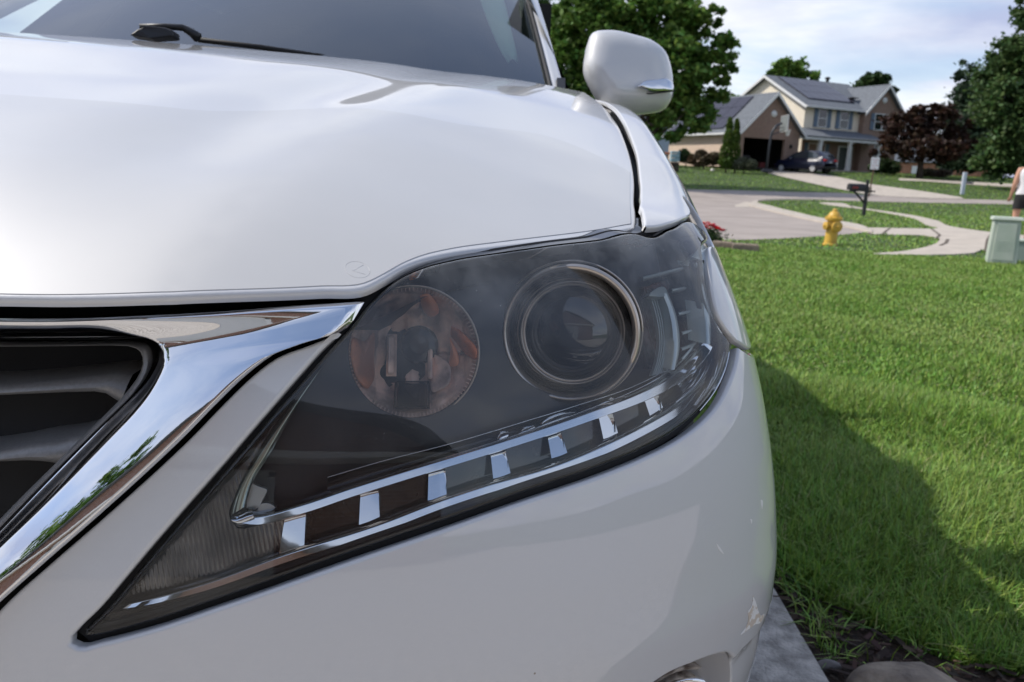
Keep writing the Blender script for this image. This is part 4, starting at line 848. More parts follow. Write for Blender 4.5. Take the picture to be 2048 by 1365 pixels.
tree('maple_tree',b1,11,pixblobs(b1,D1,[(1180,60,80,75),(1130,130,60,80),(1250,20,85,60),(1330,40,70,55),(1390,55,45,40),(1420,110,50,50),(1440,140,35,35),(1400,180,60,50),(1330,130,90,70),(1250,120,90,80),(1180,200,60,60),(1270,220,90,55),(1370,235,55,35),(1320,262,50,22),(1430,200,35,30),(1100,60,40,50),(1230,262,40,25),(1425,35,25,25)]),G1,'large leafy green maple behind the wing mirror of the white car',nleaf=52000,ls=.30,trunk=.3,seed=11,cl_r=.115)
def bt(px,py,dist): 
    p=CP+ray(px,py)*dist; p[2]=float(T(p[0],p[1])); return p
b=bt(1105,340,60); tree('shade_tree',b,12,pixblobs(b,60,[(1085,60,40,60),(1120,90,60,90),(1070,130,40,80),(1140,200,50,70),(1100,30,30,30)]),G2,'dark green tree left of the large maple, above the white pillar',nleaf=14000,ls=.36,seed=12)
b=bt(1580,330,92); tree('broadleaf_tree',b,15,pixblobs(b,92,[(1580,140,36,20),(1560,150,25,22),(1610,155,24,16),(1545,165,15,20),(1580,180,50,30)]),G3,'bright green tree showing above the left end of the house ridge',nleaf=9000,ls=.55,seed=13)
b=bt(1748,330,95); tree('broadleaf_tree',b,14,pixblobs(b,95,[(1745,157,22,13),(1760,160,18,12),(1735,166,16,10),(1750,180,40,20)]),G2,'small dull green treetop above the valley of the house roof',nleaf=6000,ls=.5,seed=14)
b=bt(1838,352,58); tree('copper_tree',b,6,pixblobs(b,58,[(1840,250,62,30),(1795,275,48,26),(1890,255,45,38),(1850,222,42,14),(1912,285,34,34),(1775,298,30,20),(1840,300,74,24),(1890,222,28,16),(1930,255,20,18),(1800,240,22,12)]),G4,'copper purple tree with a wide low crown right of the brick house',nleaf=17000,ls=.26,trunk=.2,seed=15,th=3,cl_r=.11)
b=bt(1985,360,64); tree('spruce_tree',b,13,pixblobs(b,64,[(1938,150,20,30),(1945,185,35,35),(1960,225,55,45),(1940,270,55,45),(1975,300,70,35),(1930,320,50,25),(1985,260,60,60)]),G5,'dark spruce with a pointed top between the copper tree and the tall tree',nleaf=26000,ls=.28,trunk=.25,seed=16)
b=bt(2050,368,50); tree('tall_oak',b,16,pixblobs(b,50,[(2020,115,45,35),(1995,150,35,35),(2045,80,40,50),(2060,160,80,70),(2010,210,60,55),(2060,260,80,60),(2020,300,60,50),(1995,330,40,25),(2085,20,50,40),(2070,330,60,40)]),leaf_mat('leaf_oak',(.055,.10,.032),(.09,.15,.045)),'tall dense green tree cut by the right edge of the photo',nleaf=34000,ls=.26,trunk=.32,seed=17)
b=bt(1470,330,80); tree('broadleaf_tree',b,8,pixblobs(b,80,[(1455,205,25,15),(1440,225,22,20),(1475,200,12,10)]),G3,'pale green tree peeking over the left of the garage roof',nleaf=3500,ls=.4,seed=18)
# shrubs and cones
def shrub(name,px,py,dist,lobes,lm,label,n,ls,seed,cat='shrub',group=None):
    b=bt(px,py,dist); t=thing(name,label,cat,tuple(b),0,group); r=np.random.default_rng(seed); L=pixblobs(b,dist,lobes); i=r.integers(0,len(L),n); L=np.array(L)
    d=r.normal(size=(n,3)); d/=np.linalg.norm(d,axis=1)[:,None]; P=L[i,:3]+d*(r.uniform(.3,1,n)**.5)[:,None]*L[i,3:6]
    a=r.normal(size=(n,3)); a/=np.linalg.norm(a,axis=1)[:,None]; q=np.cross(a,r.normal(size=(n,3))); q/=np.linalg.norm(q,axis=1)[:,None]; s=ls*r.uniform(.6,1.3,n)[:,None]
    V=np.stack([P-a*s*.6,P+q*s*.35,P+a*s*.6,P-q*s*.35],1); V[...,2]=np.maximum(V[...,2],-.05); mkbig('foliage',V.reshape(-1,3),np.arange(n*4).reshape(-1,4),lm,t)
    mb=MB(); mb.tube([(0,0,-.1),(0,0,.5*max(L[:,2]))],[.06,.02],6); mb.build('stem',bark,t,True); return t
GA=leaf_mat('arborvitae_green',(.06,.11,.015),(.09,.14,.02),2)
shrub('arborvitae',1452,335,55.5,[(1452,325,16,12),(1453,305,14,20),(1456,280,11,22),(1459,258,7,18),(1460,244,4,9)],GA,'narrow pointed evergreen, left one of the pair at the garage corner',5000,.14,21,'evergreen')
shrub('arborvitae',1470,335,56,[(1470,325,14,12),(1470,305,12,20),(1472,280,9,22),(1474,258,6,18),(1474,246,4,8)],GA,'narrow pointed evergreen, right one of the pair touching the brick gable',5000,.14,22,'evergreen')
shrub('shrub',1408,332,58,[(1400,320,25,14),(1425,318,18,14),(1402,308,12,8)],leaf_mat('leaf_brown',(.09,.055,.03),(.06,.06,.03)),'brownish low shrub against the sunlit brick side wall',3000,.16,23)
shrub('shrub',1488,338,55.5,[(1478,330,18,10),(1500,330,14,11),(1486,322,12,7)],leaf_mat('leaf_sage',(.13,.15,.09),(.10,.10,.07)),'grey green bushy shrub in front of the open garage',3000,.15,24)
shrub('shrub',1765,342,60,[(1755,335,18,11),(1785,335,22,14),(1770,325,14,10)],G2,'dark round shrub at the right foot of the porch',3000,.16,25)
shrub('shrub',1862,352,60,[(1855,346,18,9),(1880,347,20,8)],leaf_mat('leaf_mixed',(.10,.13,.05),(.12,.08,.07)),'mixed low planting beneath the copper tree',2500,.12,26)
shrub('shrub',1372,326,62,[(1368,312,14,14),(1380,318,10,10)],G2,'dark green bush below the maple left of the brown shrub',2500,.16,27)
jm=mat('joint_dark',(.10,.08,.06),rough=1)
for pp in ([(1736,458),(1741,463),(1738,468)],[(1896,478),(1892,486),(1880,491)],[(1862,457),(1880,470),(1873,476)],[(1780,456.5),(1772,462),(1765,469)],[(1985,464),(1975,480),(1972,503)],[(1700,411),(1706,416),(1712,418)]):
    w=np.array(W2(pp)); d=np.gradient(w,axis=0); d/=np.linalg.norm(d,axis=1)[:,None]; n=np.stack([-d[:,1],d[:,0]],1)*.03
    sheet('pavement_joint',np.concatenate([w+n,(w-n)[::-1]]),jm,-.004,h=5)

# ---------------------------------------------------------------- the house across the street
def brickm(name,c1,c2,mortar,sc=1.):
    m=mat(name,c1,rough=.9); nt=m.node_tree; N=nt.nodes; L=nt.links; p=N['Principled BSDF']; tc=N['Texture Coordinate']
    s=N.new('ShaderNodeSeparateXYZ'); L.new(tc.outputs['Object'],s.inputs[0]); ad=N.new('ShaderNodeMath'); L.new(s.outputs[0],ad.inputs[0]); L.new(s.outputs[1],ad.inputs[1])
    cb=N.new('ShaderNodeCombineXYZ'); L.new(ad.outputs[0],cb.inputs[0]); L.new(s.outputs[2],cb.inputs[1])
    b=N.new('ShaderNodeTexBrick'); b.inputs['Scale'].default_value=1; b.inputs['Brick Width'].default_value=.22; b.inputs['Row Height'].default_value=.075; b.inputs['Mortar Size'].default_value=.008
    b.inputs['Color1'].default_value=(*c1,1); b.inputs['Color2'].default_value=(*c2,1); b.inputs['Mortar'].default_value=(*mortar,1); L.new(cb.outputs[0],b.inputs['Vector']); L.new(b.outputs['Color'],p.inputs['Base Color'])
    bp=N.new('ShaderNodeBump'); bp.inputs['Distance'].default_value=.01; bp.invert=True; L.new(b.outputs['Fac'],bp.inputs['Height']); L.new(bp.outputs[0],p.inputs['Normal']); return m
br=brickm('brick_wall',(.34,.22,.165),(.26,.165,.125),(.33,.27,.22)); sid=mat('cream_siding',(.80,.72,.58),rough=.7); trimw=mat('white_trim',(.72,.72,.70),rough=.5)
rf=mat('roof_shingle',(.15,.165,.185),rough=.9,noise=.3,nscale=5,bump=.4,bscale=30,bdist=.01); pan=mat('solar_glass',(.030,.024,.032),rough=.22,spec=.6); shut=mat('blue_grey_shutter',(.12,.17,.23),rough=.6)
wgl=mat('window_glass',(.012,.018,.018),rough=.06,spec=.9); dk=mat('dark_interior',(.022,.02,.019),rough=.9)
def slab3(name,q,th,m,par):   # a thick roof plane from 4 corners
    q=[np.array(p,float) for p in q]; n=np.cross(q[1]-q[0],q[2]-q[0]); n/=np.linalg.norm(n); n=n if n[2]>0 else -n
    V=q+[p-n*th for p in q]; return mk(name,V,[(0,1,2,3),(7,6,5,4),(0,4,5,1),(1,5,6,2),(2,6,7,3),(3,7,4,0)],m,par,None,False)
def siding(name,par,poly,axis,at_,m,sgn,step=.11):
    """lapped boards clipped to a convex wall outline (u,z)"""
    P=np.array(poly); z=P[:,1].min(); Vv=[]; Fc=[]
    def span(zz):
        xs_=[]
        for i in range(len(P)):
            a,b=P[i],P[(i+1)%len(P)]
            if (a[1]-zz)*(b[1]-zz)<=0 and a[1]!=b[1]: xs_.append(a[0]+(b[0]-a[0])*(zz-a[1])/(b[1]-a[1]))
        return (min(xs_),max(xs_)) if len(xs_)>1 else None
    while z<P[:,1].max()-.02:
        z1=min(z+step,P[:,1].max()-.005); a=span(z+.001); b=span(z1-.001)
        if a and b:
            k=len(Vv); pts=[(a[0],z,.03),(a[1],z,.03),(b[1],z1,.006),(b[0],z1,.006),(a[0],z,.0),(a[1],z,.0)]
            for u,zz,d in pts: Vv.append((u,at_+sgn*d,zz) if axis=='x' else (at_+sgn*d,u,zz))
            Fc+=[(k,k+1,k+2,k+3),(k,k+1,k+5,k+4)]
        z=z1
    o=mk(name,Vv,Fc,m,par,None,False); o['kind']='stuff'; return o
def window(par,x0,x1,z0,z1,y,n=1,shutters=True,dy=-1):
    f=.07; mb=MB(); mb.box(x0-f,x1+f,y-.06,y+.02,z1,z1+f).box(x0-f,x1+f,y-.08,y+.02,z0-f,z0).box(x0-f,x0,y-.06,y+.02,z0,z1).box(x1,x1+f,y-.06,y+.02,z0,z1)
    zc=(z0+z1)/2; mb.box(x0,x1,y-.045,y+.01,zc-.03,zc+.03)
    for k in range(1,n): xc=x0+(x1-x0)*k/n; mb.box(xc-.05,xc+.05,y-.055,y+.01,z0,z1)
    w=mb.build('window',trimw,par)
    for k in range(n):
        a=x0+(x1-x0)*k/n; b=x0+(x1-x0)*(k+1)/n
        for c,d in ((z0,zc-.03),(zc+.03,z1)): q=MB(); q.box(a+.02,b-.02,y-.02,y-.005,c,d); q.build('pane',wgl,w)
    if shutters:
        for s in (x0-f-.42,x1+f+.04):
            q=MB(); q.box(s,s+.38,y-.07,y-.01,z0-.05,z1+.05); 
            sh=q.build('shutter',shut,w)
hp=CP+ray(1597,348)*63.5; hp[2]=float(T(hp[0],hp[1]))-.05; HR=math.radians(27)
ho=thing('brick_house','two storey cream and brick house with solar panels and blue shutters','house',tuple(hp),HR); ho.scale=(1,1,.9)
mb=MB(); mb.box(.02,6,.03,9,0,5.7); mb.build('wall',sid,ho)
mb=MB(); mb.prism([(0.03,5.7),(9,5.7),(4.5,8.35)],'x',.02,6); mb.build('gable_wall',sid,ho)
siding('siding',ho,[(.0,0),(6,0),(6,5.7),(.0,5.7)],'x',.03,sid,-1); siding('siding',ho,[(.03,0),(9,0),(9,5.7),(4.5,8.35),(.03,5.7)],'y',.02,sid,-1)
slab3('roof',[(-.45,-.5,5.52),(9.2,-.5,5.52),(9.2,4.5,8.5),(-.45,4.5,8.5)],.16,rf,ho); slab3('roof',[(-.45,9.5,5.52),(9.2,9.5,5.52),(9.2,4.5,8.5),(-.45,4.5,8.5)],.16,rf,ho)
mb=MB(); mb.box(-.45,6.0,-.62,-.50,5.36,5.50); mb.build('gutter',trimw,ho)
for q in ([(-.47,-.5,5.50),(-.47,4.5,8.48),(-.47,4.5,8.24),(-.47,-.5,5.26)],[(-.47,9.5,5.50),(-.47,4.5,8.48),(-.47,4.5,8.24),(-.47,9.5,5.26)]):
    V=[np.array(p) for p in q]; V+= [p+np.array([.05,0,0]) for p in V]; mk('fascia_board',V,[(0,1,2,3),(4,5,6,7),(0,1,5,4),(3,2,6,7)],trimw,ho,None,False)
pt=MB(); pt.box(0,1,0,1,0,1)
nrm_=np.array([0,-2.98,5.0]); nrm_/=np.linalg.norm(nrm_); sl_=np.array([0,5.0,2.98]); sl_/=np.linalg.norm(sl_)
pn=None
for i in range(6):
    for j in range(3):
        o0=np.array([.75+i*.86,-.5,5.52])+sl_*(1.3+j*1.42)+nrm_*.10
        V=[o0,o0+[.83,0,0],o0+np.array([.83,0,0])+sl_*1.38,o0+sl_*1.38]; V+=[p-nrm_*.05 for p in V]
        mk('solar_panel',V,[(0,1,2,3),(7,6,5,4),(0,4,5,1),(1,5,6,2),(2,6,7,3),(3,7,4,0)],pan,ho,None,False)
q=MB(); q.box(6.0,6.7,.9,1.6,6.72,6.78); q.build('roof_vent',dk,ho); q=MB(); q.tube([(7.4,5.2,8.1),(7.4,5.2,9.0)],.14,8).rev([(.22,0),(.25,.1),(.05,.2)],(7.4,5.2,8.9),(0,0,1),10); q.build('chimney_pipe',dk,ho)
# brick gable wing on the right
mb=MB(); mb.box(6,10.1,-.5,8.5,0,5.6); mb.prism([(6,5.6),(10.1,5.6),(8.05,7.75)],'y',-.5,4.5); mb.build('brick_wall',br,ho)
slab3('roof',[(5.7,-.9,5.32),(8.05,-.9,7.95),(8.05,5.2,7.95),(5.7,5.2,5.32)],.16,rf,ho); slab3('roof',[(10.45,-.9,5.32),(8.05,-.9,7.95),(8.05,8.9,7.95),(10.45,8.9,5.32)],.16,rf,ho)
for s in (-1,1):
    a=np.array([8.05+s*2.4,-.93,5.27]); b=np.array([8.05,-.93,7.93]); V=[a,b,b-[0,0,.26],a-[0,0,.26]]; V+=[p+np.array([0,.06,0]) for p in V]; mk('fascia_board',V,[(0,1,2,3),(4,5,6,7),(0,1,5,4),(3,2,6,7)],trimw,ho,None,False)
q=MB(); q.rev([(0,.06),(.24,.06),(.27,0)],(8.05,-.52,6.55),(0,-1,0),20); q.build('gable_vent',trimw,ho,True)
window(ho,7.2,8.9,3.95,5.3,-.5,2); window(ho,7.6,8.6,1.0,2.5,-.5,1,False)
window(ho,1.45,2.3,3.85,5.3,0.0); window(ho,3.85,4.7,3.85,5.3,0.0); window(ho,.75,2.45,.9,2.35,0.0,2)
# porch
slab3('porch_roof',[(-2.2,-2.1,2.85),(6.9,-2.1,2.85),(6.9,.0,3.65),(-2.2,.0,3.65)],.12,rf,ho); q=MB(); q.box(-2.2,6.9,-2.05,-1.9,2.55,2.80).box(6.7,6.9,-1.9,-.5,2.55,2.8); q.build('porch_beam',trimw,ho)
q=MB(); q.box(-.3,6.9,-2.05,-.02,-.2,.12); q.build('porch_floor',conc,ho); lb=MB(); lb.box(.05,5.95,-.035,-.002,.12,2.6); lb.build('brick_wall',br,ho)
for x in (.05,3.2,6.4): q=MB(); q.box(x-.11,x+.11,-1.98,-1.76,.12,2.55).box(x-.15,x+.15,-2.02,-1.72,.12,.3).box(x-.15,x+.15,-2.02,-1.72,2.4,2.55); q.build('porch_column',trimw,ho)
d_=MB(); d_.box(4.05,4.95,-.10,-.04,.12,2.2); dr=d_.build('door',mat('dark_door',(.02,.035,.03),rough=.4),ho); q=MB(); q.box(3.92,4.05,-.12,-.04,.12,2.33).box(4.95,5.55,-.12,-.04,.12,2.33).box(4.05,4.95,-.12,-.04,2.2,2.33); q.build('door_frame',trimw,dr); q=MB(); q.box(5.08,5.3,-.13,-.12,.9,2.1); q.build('pane',wgl,dr)
# garage wing
gx0,gx1,gy0,gy1=-8.0,-2.3,-2.0,6.5; gm_=(gx0+gx1)/2
mb=MB(); mb.box(gx0,gx0+.35,gy0,gy0+.25,0,2.35).box(gx1-1.4,gx1,gy0,gy0+.25,0,2.35).box(gx0,gx1,gy0,gy0+.25,2.35,3.1).box(gx0,gx0+.25,gy0+.25,gy1,0,3.1).box(gx1-.25,gx1,gy0+.25,0,0,3.1).box(gx0,gx1,gy1-.2,gy1,0,3.1)
mb.prism([(gx0,3.1),(gx1,3.1),(gm_,5.85)],'y',gy0,gy0+.25); mb.build('brick_wall',br,ho)
q=MB(); q.box(gx0+.25,gx1-.25,gy0+6,gy0+6.1,0,3.1); q.build('garage_back',dk,ho); q=MB(); q.box(gx0+.25,gx1-.25,gy0+.25,gy0+6,2.9,3.0); q.build('garage_ceiling',dk,ho); q=MB(); q.box(gx0+.2,gx1-.2,gy0,gy0+6,-.05,.02); q.build('garage_floor',mat('garage_floor',(.05,.045,.04),rough=.9),ho)
q=MB(); q.box(gx0+.26,gx0+.3,gy0+.25,gy0+6,0,3).box(gx1-.3,gx1-.26,gy0+.25,gy0+6,0,3); q.build('garage_lining',dk,ho)
slab3('roof',[(gx0-.4,gy0-.4,2.72),(gm_,gy0-.4,6.05),(gm_,gy1+.4,6.05),(gx0-.4,gy1+.4,2.72)],.16,rf,ho); slab3('roof',[(gx1+.4,gy0-.4,2.72),(gm_,gy0-.4,6.05),(gm_,gy1+.4,6.05),(gx1+.4,gy1+.4,2.72)],.16,rf,ho)
for s in (-1,1):
    a=np.array([gm_+s*3.25,gy0-.43,2.68]); b=np.array([gm_,gy0-.43,6.03]); V=[a,b,b-[0,0,.25],a-[0,0,.25]]; V+=[p+np.array([0,.06,0]) for p in V]; mk('fascia_board',V,[(0,1,2,3),(4,5,6,7),(0,1,5,4),(3,2,6,7)],trimw,ho,None,False)
q=MB(); q.box(gx0-.5,gx0-.38,gy0-.4,gy1+.4,2.55,2.7); q.build('gutter',trimw,ho)
sunb=brickm('sunlit_brick',(.74,.56,.43),(.66,.49,.37),(.70,.6,.5)); q=MB(); q.box(gx0-.012,gx0-.002,gy0+.0,gy1,0,2.75); q.build('brick_wall',sunb,ho)  # thin overlay of paler brick, sunlight painted into its colour
q=MB(); q.rev([(0,.06),(.24,.06),(.27,0)],(gm_+.1,gy0-.02,4.35),(0,-1,0),20); q.build('gable_vent',trimw,ho,True); q=MB(); q.box(gx1-.9,gx1-.75,gy0-.12,gy0,1.7,2.0); q.build('wall_lamp',dk,ho)
n3=np.array([-3.33,0,gm_-gx0+.4]); n3/=np.linalg.norm(n3); s3=np.array([gm_-gx0+.4,0,3.33]); s3/=np.linalg.norm(s3)
for i in range(5):
    for j in range(3):
        o0=np.array([gx0-.4,gy0+1.9+i*1.3,2.72])+s3*(.45+j*1.3)+n3*.10; V=[o0,o0+[0,1.26,0],o0+np.array([0,1.26,0])+s3*1.26,o0+s3*1.26]; V+=[p-n3*.05 for p in V]
        mk('solar_panel',V,[(0,1,2,3),(7,6,5,4),(0,4,5,1),(1,5,6,2),(2,6,7,3),(3,7,4,0)],pan,ho,None,False)
for x0,y0,w,hh,m in ((-7.1,1.2,.8,1.5,dk),(-5.3,1.,1.1,1.1,mat('box_grey',(.08,.08,.09),rough=.8)),(-4.6,-.6,.5,.5,mat('bin_red',(.15,.03,.03),rough=.6)),(-6.0,.2,.7,.9,mat('bin_blue',(.04,.06,.12),rough=.6))):
    q=MB(); q.box(x0,x0+w,y0,y0+.6,0.02,hh); q.build('garage_shelf',m,ho,bevel=.03)
# neighbouring houses
hn=CP+ray(1330,345)*84; hn[2]=float(T(hn[0],hn[1]))
nb=thing('blue_house','pale blue sided house glimpsed behind the large maple','house',tuple(hn),math.radians(8)); bl_=mat('pale_blue_siding',(.36,.43,.52),rough=.7)
mb=MB(); mb.box(-8,4.6,0,9,-.3,5.0); mb.prism([(0,5.0),(9,5.0),(4.5,7.2)],'x',-8,4.6); mb.build('wall',bl_,nb); siding('siding',nb,[(-8,0),(4.6,0),(4.6,5.0),(-8,5.0)],'x',0,bl_,-1,.2)
slab3('roof',[(-8.4,-.5,4.8),(5.0,-.5,4.8),(5.0,4.5,7.35),(-8.4,4.5,7.35)],.16,rf,nb); slab3('roof',[(-8.4,9.5,4.8),(5.0,9.5,4.8),(5.0,4.5,7.35),(-8.4,4.5,7.35)],.16,rf,nb)
window(nb,-3,-1.8,1,2.4,0,1,False); window(nb,1,2.2,1,2.4,0,1,False); q=MB(); q.box(4.5,4.7,-.08,.0,0,4.9); q.build('corner_board',trimw,nb)
hq=CP+ray(1838,354)*120; hq[2]=float(T(hq[0],hq[1]))
nb2=thing('orange_brick_house','orange brick house seen in gaps under the copper tree','house',tuple(hq),math.radians(-6)); ob=brickm('orange_brick',(.42,.17,.08),(.32,.12,.06),(.4,.32,.26))
mb=MB(); mb.box(-9,10,0,8,-.3,3.0); mb.prism([(0,3.0),(8,3.0),(4,5.2)],'x',-9,10); mb.build('brick_wall',ob,nb2); slab3('roof',[(-9.4,-.5,2.8),(10.4,-.5,2.8),(10.4,4,5.4),(-9.4,4,5.4)],.16,rf,nb2); slab3('roof',[(-9.4,8.5,2.8),(10.4,8.5,2.8),(10.4,4,5.4),(-9.4,4,5.4)],.16,rf,nb2)
window(nb2,-5.5,-3.5,.9,2.3,0,2,False); q=MB(); q.box(-1.2,.4,-.05,-.002,0,2.2); q.build('garage_door',trimw,nb2); window(nb2,3,4.6,.9,2.3,0,2,False)
# ---------------------------------------------------------------- dark blue hatchback
def suv(loc,rz,label):
    t=thing('parked_car',label,'car',loc,rz); bp=mat('dark_blue_paint',(.006,.009,.03),rough=.35,coat=.4); gl=mat('car_glass',(.03,.04,.05),rough=.04,spec=1)
    # body: sections along x (rear at 0, front at 4.4), half width y, z
    xs_=[0,.06,.25,.7,1.3,2.0,2.7,3.3,3.9,4.3,4.42]; top=[.72,.98,1.04,1.03,1.02,1.0,.99,.98,.93,.80,.62]; wid=[.74,.82,.88,.91,.92,.92,.92,.91,.87,.76,.66]; bot=[.42,.36,.33,.3,.3,.3,.3,.3,.32,.34,.38]
    V=[]
    for x,tp,w,b in zip(xs_,top,wid,bot):
        for y,z in ((-w*.93,b),(-w,b+.15),(-w*1.0,(tp+b)/2+.05),(-w*.95,tp-.06),(-w*.82,tp),(w*.82,tp),(w*.95,tp-.06),(w,(tp+b)/2+.05),(w,b+.15),(w*.93,b)): V.append((x,y,z))
    n=len(xs_); mk('body',V,grid_faces(n,10,True)+[tuple(range(10)),tuple(range((n-1)*10,n*10))],bp,t)
    xs2=[.12,.35,.75,1.4,2.1,2.7,3.35]; zt=[1.04,1.36,1.56,1.62,1.60,1.44,1.0]; V=[]
    for x,z in zip(xs2,zt):
        for y,zz in ((-.82,.98),(-.80,1.02),(-.80+.16*(z-1)/.6,z-.03),(-.58,z),(.58,z),(.80-.16*(z-1)/.6,z-.03),(.80,1.02),(.82,.98)): V.append((x,y,zz))
    mk('cabin',V,grid_faces(7,8)+[tuple(range(8))],bp,t)
    for s in (-1,1):
        q=MB(); P=[(.55,1.08),(.62,1.42),(1.35,1.54),(2.05,1.53),(2.55,1.40),(3.05,1.08)]; q.add([(x,s*(.83-.17*(z-1)/.6),z) for x,z in P]+[(x,s*(.80-.17*(z-1)/.6),z) for x,z in P],[(0,1,2,3,4,5),(0,6,7,1),(5,11,6,0)]); q.build('side_window',gl,t)
        q=MB(); q.box(-.015,.22,s*.62-.16,s*.62+.16,.86,1.00); q.build('tail_lamp',mat('tail_red',(.5,.02,.02),rough=.2),t,bevel=.02)
        q=MB(); q.box(4.2,4.40,s*.6-.14,s*.6+.14,.66,.78); q.build('headlight',M['chrome2'],t,bevel=.02)
        for x in (.85,3.55):
            w=thing('wheel',None,None,(x,s*.80,.33)); w.parent=t; q=MB(); q.rev([(.2,-.1),(.31,-.11),(.33,-.07),(.33,.07),(.31,.11),(.2,.1)],(0,0,0),(0,1,0),28); q.build('tyre',M['tyre'],w,True)
            q=MB(); q.rev([(.22,.09),(.2,.115),(.17,.10),(.04,.12),(0,.12)],(0,0,0),(0,s,0),20); 
            for k in range(5): a_=2*math.pi*k/5; q.tube([(.03*math.cos(a_),s*.12,.03*math.sin(a_)),(.2*math.cos(a_),s*.11,.2*math.sin(a_))],.03,5)
            q.build('rim',mat('rim_silver',(.6,.6,.6),rough=.35,metal=.3),w,True)
        q=MB(); q.tube([(2.75,s*.86,1.02),(2.72,s*1.0,1.06)],[.09,.09],8); q.build('side_mirror',bp,t)
    q=MB(); q.add([(.10,-.66,1.06),(.10,.66,1.06),(.33,.60,1.38),(.33,-.60,1.38)],[(0,1,2,3)]); q.V=[(x-.03,y,z+.01) for x,y,z in q.V]; q.build('rear_window',gl,t)
    q=MB(); q.box(-.02,.02,-.17,.17,.74,.83); q.build('number_plate',mat('plate_white',(.6,.62,.65),rough=.5),t); q=MB(); q.box(-.03,.1,-.8,.8,.36,.50); q.build('rear_bumper',M['blackp'],t,bevel=.03)
    return t
sv=hit(1628,352); sv=CP+ray(1668,351)*58.; zz_=float(T(sv[0],sv[1])); suv((sv[0]-.55,sv[1]-.6,zz_),math.radians(126),'dark blue car parked on the driveway before the brick house porch')
# ---------------------------------------------------------------- basketball hoop
c=CP+ray(1532,345)*57; c[2]=float(T(c[0],c[1])); k_=57/F
bh=thing('basketball_hoop','black pole basketball hoop with a clear backboard beside the driveway','basketball hoop',tuple(c),HR*0)
ps=mat('pole_black',(.03,.035,.045),rough=.4)
q=MB(); q.tube([(0,0,-.1),(.05,0,2.0),(.12,.0,2.75),(.35,0,3.2),(.8,.1,3.45)],.085,8); q.build('pole',ps,bh,True)
q=MB(); q.tube([(.1,0,2.6),(.9,.1,2.95)],.04,6).tube([(.25,0,3.05),(.9,.1,3.15)],.03,6); q.build('arm',ps,bh,True)
q=MB(); q.box(.95,.99,-.75,.9,2.9,3.95); q.build('backboard',mat('backboard',(.25,.28,.28),rough=.15,spec=.8),bh)
q=MB(); q.tube([(.97,-.77,2.88),(.97,.92,2.88),(.97,.92,3.97),(.97,-.77,3.97),(.97,-.77,2.88)],.035,5); q.build('backboard_frame',mat('board_frame',(.5,.5,.5),rough=.5),bh)
q=MB(); q.tube([(1.25+.23*math.cos(a),.08+.23*math.sin(a),3.05) for a in np.linspace(0,6.283,20)],.012,5); q.build('rim',mat('orange_rim',(.5,.12,.03),rough=.5),bh)
q=MB(); q.rev([(.23,3.05),(.17,2.85),(.12,2.6)],(1.25,.08,0),(0,0,1),14); q.build('net',mat('net_white',(.6,.6,.58),rough=.9),bh)
q=MB(); q.box(-.35,.35,-.5,.1,0,.22); q.build('base',ps,bh,bevel=.05)
# ---------------------------------------------------------------- fire hydrant
c=hit(1660,488); R_=(c-CP)@fw; s_=R_/F*73/.76
hy=thing('fire_hydrant','yellow fire hydrant on the strip of grass by the kerb','hydrant',(c[0],c[1],LZ)); ym=mat('hydrant_yellow',(.66,.40,.05),rough=.45,col2=(.50,.30,.05),nscale=6)
def sc3(pr): return [(r*s_,h*s_) for r,h in pr]
q=MB(); q.rev(sc3([(.15,0),(.155,.02),(.125,.05),(.12,.40),(.12,.50),(.13,.51),(.17,.52),(.175,.55),(.13,.56)]),(0,0,0),(0,0,1),32); q.build('barrel',ym,hy,True,auto=.6)
q=MB(); q.rev(sc3([(.175,.555),(.175,.575),(.13,.59),(.125,.62),(.10,.67),(.06,.705),(.045,.71),(.045,.74),(.03,.76),(0,.76)]),(0,0,0),(0,0,1),32); q.build('bonnet',ym,hy,True,auto=.5)
q=MB()
for a in range(8): q.rev([(.018*s_,0),(.018*s_,.03*s_),(0,.03*s_)],(.15*s_*math.cos(a*.785),.15*s_*math.sin(a*.785),.57*s_),(0,0,1),6)
q.build('flange_bolt',ym,hy)['kind']='stuff'
for ax_,r1,l in (((-1,-.25,0),.062,.19),((1,.25,0),.055,.155),((.25,-1,0),.085,.18)):
    q=MB(); q.rev(sc3([(r1,.0),(r1,l-.05),(r1*1.35,l-.05),(r1*1.35,l-.01),(r1*.95,l),(r1*.35,l+.005),(r1*.3,l+.03),(0,l+.03)]),(0,0,.40*s_),ax_,20); q.build('outlet_cap',ym,hy,True,auto=.6)
hy.rotation_euler[1]=.035
# ---------------------------------------------------------------- mailbox
c=hit(1727,431); mx_=thing('mailbox','black mailbox on a braced black post beyond the hydrant','mailbox',(c[0],c[1],LZ),math.radians(8)); bm_=mat('mailbox_black',(.012,.012,.014),rough=.45); k=(c-CP)@fw/F
H_=68*k
q=MB(); q.box(-.05,.05,-.05,.05,-.1,H_*.86).box(-.04,.04,-.04,.04,H_*.86,H_*1.05); q.build('post',bm_,mx_,bevel=.008)
q=MB(); q.tube([(0,0,H_*.36),(-.48,-.0,H_*.72)],.035,6).box(-.62,.3,-.06,.06,H_*.70,H_*.74); q.build('brace',bm_,mx_)
q=MB(); q.prism([(-.11,0),(.11,0),(.11,.12)]+[(.11*math.cos(a),.12+.11*math.sin(a)) for a in np.linspace(.3,2.84,8)]+[(-.11,.12)],'x',-.70,-.10); q.V=[(x,y,z+H_*.74) for x,y,z in q.V]; bx_=q.build('box',bm_,mx_,bevel=.01)
q=MB(); q.box(-.12,-.115,-.0,.0,0,0)
rd=mat('red_figures',(.5,.03,.02),rough=.5)
